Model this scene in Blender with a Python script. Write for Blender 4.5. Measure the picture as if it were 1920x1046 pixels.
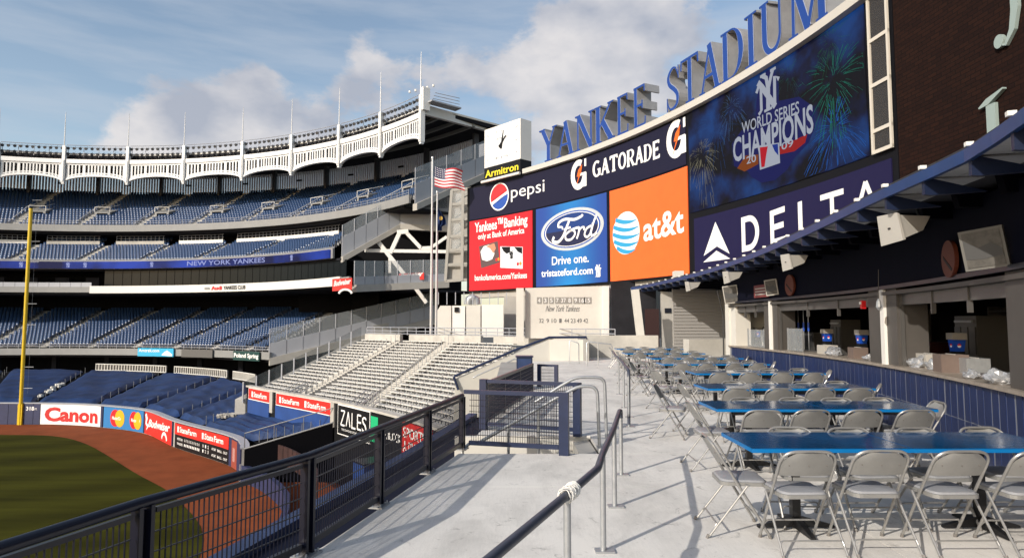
import bpy, bmesh, math, random
import numpy as np
from mathutils import Vector, Matrix
random.seed(7)
PI = math.pi
for o in list(bpy.data.objects): bpy.data.objects.remove(o)
SC = bpy.context.scene
COL = SC.collection
# ------------------------------------------------------------ camera
FPX, CAMH, DROP = 1180.0, 1.78, 80.0
PITCH = math.atan(DROP / FPX)
cam_data = bpy.data.cameras.new('camera')
cam_data.sensor_width = 36.0
cam_data.lens = 36.0 * FPX / 1920.0
cam_data.clip_start = 0.05
cam_data.clip_end = 6000
cam = bpy.data.objects.new('camera', cam_data); COL.objects.link(cam)
cam.location = (0, 0, CAMH); cam.rotation_euler = (PI / 2 + PITCH, 0, 0)
SC.camera = cam
SC.render.resolution_x = 1024; SC.render.resolution_y = 557
SC.view_settings.view_transform = 'Standard'
try: SC.view_settings.look = 'None'
except Exception: pass
SC.view_settings.gamma = 1
SC.view_settings.use_curve_mapping = False
SC.view_settings.exposure = -0.12
SC.cycles.max_bounces = 8
def ray(u, v):
    return (u - 960.0, FPX * math.cos(PITCH) - (523.0 - v) * math.sin(PITCH), FPX * math.sin(PITCH) + (523.0 - v) * math.cos(PITCH))
def U(u, v, z):
    r = ray(u, v); t = (z - CAMH) / r[2]
    return (r[0] * t, r[1] * t, z)
def DY(u, v, Y):
    r = ray(u, v); t = Y / r[1]
    return (r[0] * t, Y, CAMH + r[2] * t)
# ------------------------------------------------------------ sun and sky
EL, AZX, AZY = math.radians(27), 0.69, 0.724
sun_l = bpy.data.lights.new('sun', 'SUN'); sun_l.energy = 4.8; sun_l.angle = math.radians(0.53); sun_l.color = (1.0, 0.93, 0.83)
sun = bpy.data.objects.new('sun', sun_l); COL.objects.link(sun)
sun.rotation_euler = Vector((AZX * math.cos(EL), AZY * math.cos(EL), -math.sin(EL))).to_track_quat('-Z', 'Y').to_euler()
W = bpy.data.worlds.new('World'); SC.world = W; W.use_nodes = True
nt = W.node_tree; nt.nodes.clear()
def N(tree, t, **k):
    n = tree.nodes.new(t)
    for a, b in k.items(): setattr(n, a, b)
    return n
def L(tree, a, b): tree.links.new(a, b)
out = N(nt, 'ShaderNodeOutputWorld'); bg = N(nt, 'ShaderNodeBackground'); bg.inputs['Strength'].default_value = 0.08
sky = N(nt, 'ShaderNodeTexSky', sky_type='NISHITA'); sky.sun_disc = False; sky.sun_elevation = EL
sky.sun_rotation = math.atan2(-AZX, -AZY) % (2 * PI); sky.ozone_density = 1.6; sky.dust_density = 1.2; sky.air_density = 1.0
tc = N(nt, 'ShaderNodeTexCoord'); nrm = N(nt, 'ShaderNodeVectorMath', operation='NORMALIZE'); L(nt, tc.outputs['Generated'], nrm.inputs[0])
def M2(op, a, b=None, c=None, tree=nt):
    m = N(tree, 'ShaderNodeMath', operation=op)
    for i, x in enumerate((a, b, c)):
        if x is None: continue
        if isinstance(x, (int, float)): m.inputs[i].default_value = x
        else: L(tree, x, m.inputs[i])
    return m.outputs[0]
mp = N(nt, 'ShaderNodeMapping'); mp.inputs['Scale'].default_value = (1, 1, 1.7); mp.inputs['Location'].default_value = (0.3, 0.1, 0.2); L(nt, nrm.outputs[0], mp.inputs[0])
n1 = N(nt, 'ShaderNodeTexNoise'); n1.inputs['Scale'].default_value = 7.5; n1.inputs['Detail'].default_value = 12; n1.inputs['Roughness'].default_value = 0.6; n1.inputs['Distortion'].default_value = 0.1
L(nt, mp.outputs[0], n1.inputs['Vector'])
blob = None
for (u, v, rad, amp) in [(320, 205, 4.2, .30), (262, 245, 3.6, .22), (410, 235, 4.5, .13), (560, 270, 6, .10), (480, 165, 3.2, .18), (560, 230, 5, .16), (400, 250, 7, .12), (690, 110, 3.4, .28), (650, 220, 6, .13), (850, 90, 2.4, .18), (950, 180, 6, .26), (1090, 100, 6, .28), (1190, 30, 6.5, .25), (1010, 70, 3.5, .10), (1150, 160, 6, .15), (300, 60, 13, -.16), (900, 20, 5, -.12), (620, 30, 9, -.10), (150, 170, 7, -.08)]:
    d = Vector(ray(u, v)).normalized()
    dt = N(nt, 'ShaderNodeVectorMath', operation='DOT_PRODUCT'); L(nt, nrm.outputs[0], dt.inputs[0]); dt.inputs[1].default_value = d
    k = 1.0 / (1 - math.cos(math.radians(rad)))
    e = M2('EXPONENT', M2('MULTIPLY', M2('SUBTRACT', dt.outputs['Value'], 1.0), k))
    t = M2('MULTIPLY', e, amp)
    blob = t if blob is None else M2('ADD', blob, t)
# streaks of thin high cloud
mp2 = N(nt, 'ShaderNodeMapping'); mp2.inputs['Scale'].default_value = (1.1, 1.1, 7.5); mp2.inputs['Rotation'].default_value = (0.0, 0.16, 0); L(nt, nrm.outputs[0], mp2.inputs[0])
n2 = N(nt, 'ShaderNodeTexNoise'); n2.inputs['Scale'].default_value = 3.2; n2.inputs['Detail'].default_value = 7; n2.inputs['Roughness'].default_value = 0.55; L(nt, mp2.outputs[0], n2.inputs['Vector'])
sx = M2('MULTIPLY', M2('SUBTRACT', n2.outputs['Fac'], 0.42), 1.5)
rmp = N(nt, 'ShaderNodeMapRange', interpolation_type='SMOOTHSTEP'); rmp.inputs['From Min'].default_value = 0.60; rmp.inputs['From Max'].default_value = 0.755
L(nt, M2('ADD', n1.outputs['Fac'], blob), rmp.inputs['Value'])
streak = N(nt, 'ShaderNodeClamp'); streak.inputs['Max'].default_value = 0.34; L(nt, sx, streak.inputs[0])
haze_sep = N(nt, 'ShaderNodeSeparateXYZ'); L(nt, nrm.outputs[0], haze_sep.inputs[0])
mxs = N(nt, 'ShaderNodeMix', data_type='RGBA'); L(nt, streak.outputs[0], mxs.inputs['Factor']); mxs.inputs['B'].default_value = (8.2, 8.8, 9.8, 1)
gmul = N(nt, 'ShaderNodeMix', data_type='RGBA', blend_type='MULTIPLY'); gmul.inputs['Factor'].default_value = 1; gmul.inputs['B'].default_value = (3.0, 2.7, 2.35, 1)
L(nt, sky.outputs[0], gmul.inputs['A']); L(nt, gmul.outputs['Result'], mxs.inputs['A'])
# cloud bodies: lit tops, greyer undersides
n3 = N(nt, 'ShaderNodeTexNoise'); n3.inputs['Scale'].default_value = 9; n3.inputs['Detail'].default_value = 8
mp3 = N(nt, 'ShaderNodeMapping'); mp3.inputs['Scale'].default_value = (1, 1, 1.5); mp3.inputs['Location'].default_value = (0.3, 0.1, 0.27); L(nt, nrm.outputs[0], mp3.inputs[0])
n1b = N(nt, 'ShaderNodeTexNoise'); n1b.inputs['Scale'].default_value = 5.5; n1b.inputs['Detail'].default_value = 5; L(nt, mp3.outputs[0], n1b.inputs['Vector'])
L(nt, mp.outputs[0], n3.inputs['Vector'])
cr = N(nt, 'ShaderNodeMapRange'); cr.inputs['From Min'].default_value = 0.40; cr.inputs['From Max'].default_value = 0.58
L(nt, M2('ADD', M2('MULTIPLY', n1b.outputs['Fac'], 0.55), M2('MULTIPLY', n3.outputs['Fac'], 0.45)), cr.inputs['Value'])
ccol = N(nt, 'ShaderNodeMix', data_type='RGBA'); L(nt, cr.outputs[0], ccol.inputs['Factor'])
ccol.inputs['A'].default_value = (6.0, 6.4, 7.5, 1); ccol.inputs['B'].default_value = (10.8, 10.4, 10.4, 1)
mx = N(nt, 'ShaderNodeMix', data_type='RGBA'); L(nt, M2('MULTIPLY', rmp.outputs[0], 0.92), mx.inputs['Factor']); L(nt, mxs.outputs['Result'], mx.inputs['A']); L(nt, ccol.outputs['Result'], mx.inputs['B'])
L(nt, mx.outputs['Result'], bg.inputs['Color']); L(nt, bg.outputs[0], out.inputs['Surface'])
# ------------------------------------------------------------ materials
MATS = {}
def mat(name, col, rough=0.6, metal=0.0, var=0.0, scale=3.0, bump=0.0, bscale=40.0, emit=None, es=0.0, alpha=None, spec=None, stretch=None):
    if name in MATS: return MATS[name]
    m = bpy.data.materials.new(name); m.use_nodes = True; t = m.node_tree; b = t.nodes['Principled BSDF']
    b.inputs['Base Color'].default_value = (*col, 1); b.inputs['Roughness'].default_value = rough; b.inputs['Metallic'].default_value = metal
    if spec is not None: b.inputs['Specular IOR Level'].default_value = spec
    if var or bump:
        g = N(t, 'ShaderNodeNewGeometry'); mpn = N(t, 'ShaderNodeMapping'); L(t, g.outputs['Position'], mpn.inputs[0])
        if stretch: mpn.inputs['Scale'].default_value = stretch
    if var:
        n = N(t, 'ShaderNodeTexNoise'); n.inputs['Scale'].default_value = scale; n.inputs['Detail'].default_value = 8; n.inputs['Roughness'].default_value = 0.65; L(t, mpn.outputs[0], n.inputs['Vector'])
        mr = N(t, 'ShaderNodeMapRange'); mr.inputs['From Min'].default_value = 0.3; mr.inputs['From Max'].default_value = 0.7; L(t, n.outputs['Fac'], mr.inputs['Value'])
        mi = N(t, 'ShaderNodeMix', data_type='RGBA'); L(t, mr.outputs[0], mi.inputs['Factor'])
        mi.inputs['A'].default_value = (*[c * (1 - var) for c in col], 1); mi.inputs['B'].default_value = (*[min(1, c * (1 + var)) for c in col], 1)
        L(t, mi.outputs['Result'], b.inputs['Base Color'])
    if bump:
        n = N(t, 'ShaderNodeTexNoise'); n.inputs['Scale'].default_value = bscale; n.inputs['Detail'].default_value = 6; L(t, mpn.outputs[0], n.inputs['Vector'])
        bp = N(t, 'ShaderNodeBump'); bp.inputs['Strength'].default_value = bump; bp.inputs['Distance'].default_value = 0.02; L(t, n.outputs['Fac'], bp.inputs['Height']); L(t, bp.outputs[0], b.inputs['Normal'])
    if emit is not None:
        b.inputs['Emission Color'].default_value = (*emit, 1); b.inputs['Emission Strength'].default_value = es
    if alpha is not None: b.inputs['Alpha'].default_value = alpha
    MATS[name] = m; return m
def concrete_floor():
    m = bpy.data.materials.new('terrace_concrete'); m.use_nodes = True; t = m.node_tree; b = t.nodes['Principled BSDF']
    g = N(t, 'ShaderNodeNewGeometry')
    def ns(sc, det, rough=.6, st=None, dist=0):
        mpn = N(t, 'ShaderNodeMapping'); L(t, g.outputs['Position'], mpn.inputs[0])
        if st: mpn.inputs['Scale'].default_value = st
        n = N(t, 'ShaderNodeTexNoise'); n.inputs['Scale'].default_value = sc; n.inputs['Detail'].default_value = det; n.inputs['Roughness'].default_value = rough; n.inputs['Distortion'].default_value = dist; L(t, mpn.outputs[0], n.inputs['Vector']); return n.outputs['Fac']
    def rng(x, a, c, lo, hi):
        r = N(t, 'ShaderNodeMapRange'); r.inputs['From Min'].default_value = a; r.inputs['From Max'].default_value = c; r.inputs['To Min'].default_value = lo; r.inputs['To Max'].default_value = hi; L(t, x, r.inputs['Value']); return r.outputs[0]
    a = rng(ns(0.55, 9, .65), .3, .7, .78, 1.12)
    s = rng(ns(1.7, 10, .7, (1, .45, 1), .6), .46, .70, 1.0, .76)
    sp = rng(ns(5.5, 8, .75, None, 1.2), .58, .70, 1.0, .52)
    fine = rng(ns(90, 3, .6), .3, .7, .93, 1.06)
    br = rng(ns(14, 5, .6, (3.5, .35, 1)), .35, .65, .965, 1.03)
    v = M2('MULTIPLY', M2('MULTIPLY', M2('MULTIPLY', M2('MULTIPLY', a, s, tree=t), sp, tree=t), fine, tree=t), br, tree=t)
    mi = N(t, 'ShaderNodeMix', data_type='RGBA'); mi.inputs['A'].default_value = (0, 0, 0, 1); mi.inputs['B'].default_value = (.70, .675, .635, 1); L(t, v, mi.inputs['Factor']); L(t, mi.outputs['Result'], b.inputs['Base Color'])
    b.inputs['Roughness'].default_value = 0.8
    bp = N(t, 'ShaderNodeBump'); bp.inputs['Strength'].default_value = 0.25; bp.inputs['Distance'].default_value = 0.01; L(t, ns(60, 8), bp.inputs['Height']); L(t, bp.outputs[0], b.inputs['Normal'])
    return m
M_FLOOR = concrete_floor()
M_CONC = mat('pale_concrete', (.44, .42, .38), .85, var=.2, scale=.9, bump=.2)
M_CONC2 = mat('grey_concrete', (.33, .32, .30), .85, var=.18, scale=.8, bump=.15)
M_STEP = mat('seating_concrete', (.26, .26, .26), .85, var=.15, scale=.6)
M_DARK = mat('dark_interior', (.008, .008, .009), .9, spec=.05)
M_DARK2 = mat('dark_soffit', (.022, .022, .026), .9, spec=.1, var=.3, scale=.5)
M_WHITE = mat('white_paint', (.72, .70, .66), .45, var=.04, scale=1.5)
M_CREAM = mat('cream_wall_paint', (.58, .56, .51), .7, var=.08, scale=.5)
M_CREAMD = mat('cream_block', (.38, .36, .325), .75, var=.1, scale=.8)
M_GREYP = mat('grey_panel', (.34, .35, .38), .5, var=.06, scale=.5)
M_STEEL = mat('galvanised_steel', (.40, .41, .42), .42, .6, var=.12, scale=14)
M_STEELD = mat('weathered_rail_steel', (.045, .052, .075), .42, .0, var=.15, scale=9)
M_ALU = mat('bench_aluminium', (.56, .545, .51), .5, .0, var=.08, scale=2)
M_NAVY = mat('navy_paint', (.004, .005, .014), .34, var=.15, scale=4)
M_NAVYL = mat('navy_post_paint', (.011, .020, .058), .36, var=.15, scale=6)
M_NAVYP = mat('navy_padding', (.018, .024, .075), .6, var=.15, scale=2)
M_BLUEB = mat('royal_blue_beam', (.009, .038, .135), .4, var=.12, scale=3)
M_TARP = mat('blue_tarpaulin', (.010, .028, .092), .5, spec=.3, var=.5, scale=.5, bump=.8, bscale=2.2)
M_SEAT = mat('blue_seat_plastic', (.035, .095, .215), .35)
M_GRASS = mat('mown_grass', (.036, .036, .004), .95, spec=.05, stretch=(.12, 1.3, 1), var=.28, scale=.9, bump=.4, bscale=6)
def mown():
    t = M_GRASS.node_tree; b = t.nodes['Principled BSDF']; src = b.inputs['Base Color'].links[0].from_socket; g = N(t, 'ShaderNodeNewGeometry'); mp_ = N(t, 'ShaderNodeMapping'); mp_.inputs['Rotation'].default_value = (0, 0, -.5); L(t, g.outputs['Position'], mp_.inputs[0])
    w = N(t, 'ShaderNodeTexWave'); w.bands_direction = 'Y'; w.inputs['Scale'].default_value = .055; w.inputs['Distortion'].default_value = .6; w.inputs['Detail'].default_value = 3; w.inputs['Detail Scale'].default_value = .4; L(t, mp_.outputs[0], w.inputs['Vector'])
    w2 = N(t, 'ShaderNodeTexNoise'); w2.inputs['Scale'].default_value = 25; L(t, g.outputs['Position'], w2.inputs['Vector'])
    f = M2('ADD', M2('MULTIPLY', w.outputs['Fac'], .45, tree=t), M2('MULTIPLY', w2.outputs['Fac'], .5, tree=t), tree=t); mi = N(t, 'ShaderNodeMix', data_type='RGBA', blend_type='MULTIPLY'); mi.inputs['Factor'].default_value = 1; L(t, src, mi.inputs['A']); cb = N(t, 'ShaderNodeCombineXYZ')
    f = M2('ADD', f, .55, tree=t)
    for i in range(3): L(t, f, cb.inputs[i])
    L(t, cb.outputs[0], mi.inputs['B']); L(t, mi.outputs['Result'], b.inputs['Base Color'])
mown()
M_CLAY = mat('clay_track', (.20, .055, .021), .95, spec=.08, var=.2, scale=.5, bump=.4, bscale=5)
M_BLACK = mat('black_metal', (.008, .008, .009), .45)
M_BLACKP = mat('black_panel', (.008, .008, .009), .5, spec=.2)
M_WTXT = mat('white_print', (.80, .79, .77), .55)
M_RED = mat('red_print', (.66, .008, .012), .5)
M_SFRED = mat('orange_red_print', (.62, .022, .014), .5)
M_YEL = mat('yellow_paint', (.62, .42, .008), .4)
M_GLASS = mat('glazing', (.10, .12, .125), .12, alpha=.45)
M_GLASSL = mat('pale_glazing', (.45, .48, .5), .15, alpha=.28)
M_INTGLASS = mat('dark_glazing', (.006, .008, .009), .25, spec=.15)
# ------------------------------------------------------------ mesh helpers
class MB:
    def __init__(s): s.v = []; s.f = []
    def add(s, v, f):
        n = len(s.v); s.v += [tuple(p) for p in v]; s.f += [tuple(i + n for i in q) for q in f]; return s
    def quad(s, *p): return s.add(p, [tuple(range(len(p)))])
    def hexa(s, p): return s.add(p, [(0, 3, 2, 1), (4, 5, 6, 7), (0, 1, 5, 4), (1, 2, 6, 5), (2, 3, 7, 6), (3, 0, 4, 7)])
    def box(s, c, d, rz=0.0, rx=0.0):
        M = Matrix.Rotation(rz, 3, 'Z') @ Matrix.Rotation(rx, 3, 'X'); p = []
        for z in (-.5, .5):
            for x, y in ((-.5, -.5), (.5, -.5), (.5, .5), (-.5, .5)):
                q = M @ Vector((x * d[0], y * d[1], z * d[2])); p.append((c[0] + q.x, c[1] + q.y, c[2] + q.z))
        return s.hexa(p)
    def bar(s, a, b, w, h=None):
        h = h or w; a = Vector(a); b = Vector(b); d = (b - a).normalized()
        up = Vector((0, 0, 1)) if abs(d.z) < .95 else Vector((0, 1, 0))
        x = d.cross(up).normalized() * w / 2; y = x.cross(d).normalized() * h / 2
        return s.hexa([a - x - y, a + x - y, b + x - y, b - x - y, a - x + y, a + x + y, b + x + y, b - x + y])
    def tube(s, pts, r, n=8, cap=True):
        pts = [Vector(p) for p in pts]; k = len(pts); rings = []; prev = None
        for i, p in enumerate(pts):
            d = (pts[min(i + 1, k - 1)] - pts[max(i - 1, 0)]).normalized()
            if prev is None:
                a = Vector((0, 0, 1)) if abs(d.z) < .9 else Vector((1, 0, 0)); x = d.cross(a).normalized()
            else:
                x = (prev - d * prev.dot(d)); x = x.normalized() if x.length > 1e-6 else d.orthogonal().normalized()
            prev = x; y = d.cross(x)
            rr = r[i] if isinstance(r, (list, tuple)) else r
            rings.append([p + (x * math.cos(2 * PI * j / n) + y * math.sin(2 * PI * j / n)) * rr for j in range(n)])
        v = [q for g in rings for q in g]; f = []
        for i in range(k - 1):
            for j in range(n): f.append((i * n + j, i * n + (j + 1) % n, (i + 1) * n + (j + 1) % n, (i + 1) * n + j))
        if cap: f.append(tuple(reversed(range(n)))); f.append(tuple((k - 1) * n + j for j in range(n)))
        return s.add(v, f)
    def prism(s, poly, z0, z1):
        n = len(poly); v = [(p[0], p[1], z0) for p in poly] + [(p[0], p[1], z1) for p in poly]
        return s.add(v, [tuple(reversed(range(n))), tuple(range(n, 2 * n))] + [(i, (i + 1) % n, n + (i + 1) % n, n + i) for i in range(n)])
    def mprism(s, poly, fn, d0, d1):
        n = len(poly); v = [fn(a, b, d0) for a, b in poly] + [fn(a, b, d1) for a, b in poly]
        return s.add(v, [tuple(reversed(range(n))), tuple(range(n, 2 * n))] + [(i, (i + 1) % n, n + (i + 1) % n, n + i) for i in range(n)])
    def grid(s, rows):
        n = len(rows[0]); v = [p for r in rows for p in r]
        return s.add(v, [(i * n + j, i * n + j + 1, (i + 1) * n + j + 1, (i + 1) * n + j) for i in range(len(rows) - 1) for j in range(n - 1)])
    def build(s, name, m, parent=None, smooth=False, fix=True, kind=None):
        me = bpy.data.meshes.new(name); o_ = ORG.get(parent.name, Vector((0, 0, 0))) if parent else Vector((0, 0, 0))
        vs = [(p[0] - o_.x, p[1] - o_.y, p[2] - o_.z) for p in s.v] if parent else s.v
        me.from_pydata(vs, [], s.f); me.update()
        if fix and len(s.f) < 20000:
            bm = bmesh.new(); bm.from_mesh(me); bmesh.ops.recalc_face_normals(bm, faces=bm.faces); bm.to_mesh(me); bm.free()
        if smooth:
            me.polygons.foreach_set('use_smooth', [True] * len(me.polygons))
            try: me.set_sharp_from_angle(angle=math.radians(38))
            except Exception: pass
        if m: me.materials.append(m)
        ob = bpy.data.objects.new(name, me); COL.objects.link(ob)
        if parent: ob.parent = parent; ORG[ob.name] = o_
        if kind: ob['kind'] = kind
        return ob
ORG = {}
def thing(name, label, cat, loc=(0, 0, 0), group=None):
    o = bpy.data.objects.new(name, None); COL.objects.link(o); o.location = loc; o.empty_display_size = .2
    o['label'] = label; o['category'] = cat
    if group: o['group'] = group
    ORG[o.name] = Vector(loc); return o
def tag(o, label, cat, group=None):
    o['label'] = label; o['category'] = cat
    if group: o['group'] = group
    return o
def struct(name, mb, m, **k):
    o = mb.build(name, m, **k); o['kind'] = 'structure'; return o
def copy_tree(o, parent=None, loc=None, rz=None):
    c = o.copy(); COL.objects.link(c)
    if parent: c.parent = parent
    if loc is not None: c.location = loc
    if rz is not None: c.rotation_euler = (0, 0, rz)
    for ch in list(o.children): copy_tree(ch, c)
    return c
def inst(src, parent, mw):
    c = src.copy(); COL.objects.link(c); c.parent = parent; c.matrix_basis = mw; return c
def cat_rom(P, n=8):
    P = [Vector(p) for p in P]; o = []
    for i in range(len(P) - 1):
        a = P[max(i - 1, 0)]; b = P[i]; c = P[i + 1]; d = P[min(i + 2, len(P) - 1)]
        for j in range(n):
            t = j / n; o.append(.5 * ((2 * b) + (c - a) * t + (2 * a - 5 * b + 4 * c - d) * t * t + (3 * b - a - 3 * c + d) * t ** 3))
    o.append(P[-1]); return o
class Path:
    """vertical curved wall: pos(s, z, out); out is measured towards the viewer side"""
    def __init__(s, pts, side):
        s.p = [Vector((q[0], q[1])) for q in pts]; s.c = [0.0]; s.side = side
        for a, b in zip(s.p, s.p[1:]): s.c.append(s.c[-1] + (b - a).length)
        s.L = s.c[-1]
    def pos(s, t, z, o=0.0):
        import bisect
        i = min(max(bisect.bisect_right(s.c, t) - 1, 0), len(s.p) - 2)
        a, b = s.p[i], s.p[i + 1]; d = (b - a) / (s.c[i + 1] - s.c[i]); q = a + d * (t - s.c[i])
        # smooth normal
        i0 = max(i - 1, 0); i1 = min(i + 2, len(s.p) - 1); f = (t - s.c[i]) / (s.c[i + 1] - s.c[i])
        dd = ((s.p[i + 1] - s.p[i0]).normalized() * (1 - f) + (s.p[i1] - s.p[i]).normalized() * f).normalized()
        n = Vector((-dd.y, dd.x)) * s.side
        return (q.x + n.x * o, q.y + n.y * o, z)
    def hit(s, u, v):
        r = ray(u, v)
        for i in range(len(s.p) - 1):
            a, b = s.p[i], s.p[i + 1]
            # a + k(b-a) = t r
            e = b - a; det = -e.x * r[1] + e.y * r[0]
            if abs(det) < 1e-12: continue
            k = (a.x * r[1] - a.y * r[0]) / det; t = (a.x + k * e.x) / r[0] if abs(r[0]) > 1e-6 else (a.y + k * e.y) / r[1]
            if (-1e-6 <= k <= 1 + 1e-6 or (i == 0 and k < 0) or (i == len(s.p) - 2 and k > 1)) and t > 0:
                return (s.c[i] + k * e.length, CAMH + t * r[2])
        return (0, 0)
    def slab(s, mb, s0, s1, z0, z1, o0, o1, step=1.0):
        n = max(1, int(abs(s1 - s0) / step)); ts = [s0 + (s1 - s0) * i / n for i in range(n + 1)]
        zz = lambda z, i: z(i / n) if callable(z) else z
        rows = [[s.pos(t, zz(z0, i), o1) for i, t in enumerate(ts)], [s.pos(t, zz(z1, i), o1) for i, t in enumerate(ts)], [s.pos(t, zz(z1, i), o0) for i, t in enumerate(ts)], [s.pos(t, zz(z0, i), o0) for i, t in enumerate(ts)], [s.pos(t, zz(z0, i), o1) for i, t in enumerate(ts)]]
        mb.grid(rows)
        for i, t in ((0, s0), (n, s1)): mb.quad(s.pos(t, zz(z0, i), o0), s.pos(t, zz(z0, i), o1), s.pos(t, zz(z1, i), o1), s.pos(t, zz(z1, i), o0))
        return mb
def conform(poly, fn, d, g=.45):
    """flat print cut into narrow strips so it follows a curved surface"""
    bm = bmesh.new(); bm.faces.new([bm.verts.new((p[0], p[1], 0)) for p in poly]); x0, x1 = min(p[0] for p in poly), max(p[0] for p in poly); k = math.ceil(x0 / g)
    bmesh.ops.triangulate(bm, faces=bm.faces[:])
    while k * g < x1:
        bmesh.ops.bisect_plane(bm, geom=bm.verts[:] + bm.edges[:] + bm.faces[:], plane_co=(k * g, 0, 0), plane_no=(1, 0, 0)); k += 1
    bm.verts.index_update(); mb = MB().add([fn(v.co.x, v.co.y, d) for v in bm.verts], [tuple(v.index for v in f.verts) for f in bm.faces]); bm.free(); return mb
# ------------------------------------------------------------ lettering
_tc = {}
def _text_mesh(txt, bold, shear):
    k = (txt, bold, shear)
    if k in _tc: return _tc[k]
    c = bpy.data.curves.new('lettering', 'FONT'); c.body = txt; c.size = 1; c.offset = bold; c.shear = shear; c.resolution_u = 3; c.fill_mode = 'FRONT'
    o = bpy.data.objects.new('lettering', c); COL.objects.link(o)
    dg = bpy.context.evaluated_depsgraph_get(); me = bpy.data.meshes.new_from_object(o.evaluated_get(dg))
    v = [tuple(x.co[:2]) for x in me.vertices]; f = [tuple(p.vertices) for p in me.polygons]
    bpy.data.objects.remove(o); bpy.data.meshes.remove(me); bpy.data.curves.remove(c)
    _tc[k] = (v, f); return _tc[k]
_hv, _ = _text_mesh('H', 0, 0); CAP = max(p[1] for p in _hv)
def text(mb, txt, fn, x0, x1, y0, h, d, bold=0.0, shear=0.0):
    """fit txt between x0..x1 with cap height h on surface fn(x, y, d)"""
    v, f = _text_mesh(txt, bold, shear); a = min(p[0] for p in v); b = max(p[0] for p in v)
    return mb.add([fn(x0 + (p[0] - a) / (b - a) * (x1 - x0), y0(p[0] and (p[0] - a) / (b - a)) + p[1] / CAP * h if callable(y0) else y0 + p[1] / CAP * h, d) for p in v], f)
def ribbon(pts, w):
    P = [Vector(p) for p in pts]; n = len(P); l = []; r = []
    for i, p in enumerate(P):
        d = (P[min(i + 1, n - 1)] - P[max(i - 1, 0)]).normalized(); q = Vector((-d.y, d.x)); ww = w[i] if isinstance(w, (list, tuple)) else w
        l.append(tuple(p + q * ww / 2)); r.append(tuple(p - q * ww / 2))
    return l, r
def rib_mb(mb, pts, w, fn, d0, d1):
    l, r = ribbon(pts, w); n = len(l)
    v = [fn(*p, d0) for p in l] + [fn(*p, d0) for p in r] + [fn(*p, d1) for p in l] + [fn(*p, d1) for p in r]; f = []
    for i in range(n - 1):
        f += [(2 * n + i, 2 * n + i + 1, 3 * n + i + 1, 3 * n + i), (i, n + i, n + i + 1, i + 1), (i, i + 1, 2 * n + i + 1, 2 * n + i), (n + i, 3 * n + i, 3 * n + i + 1, n + i + 1)]
    f += [(0, 2 * n, 3 * n, n), (n - 1, 2 * n - 1, 4 * n - 1, 3 * n - 1)]
    return mb.add(v, f)
def arc(cx, cy, rx, ry, a0, a1, n=14):
    return [(cx + rx * math.cos(math.radians(a0 + (a1 - a0) * i / n)), cy + ry * math.sin(math.radians(a0 + (a1 - a0) * i / n))) for i in range(n + 1)]
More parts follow.
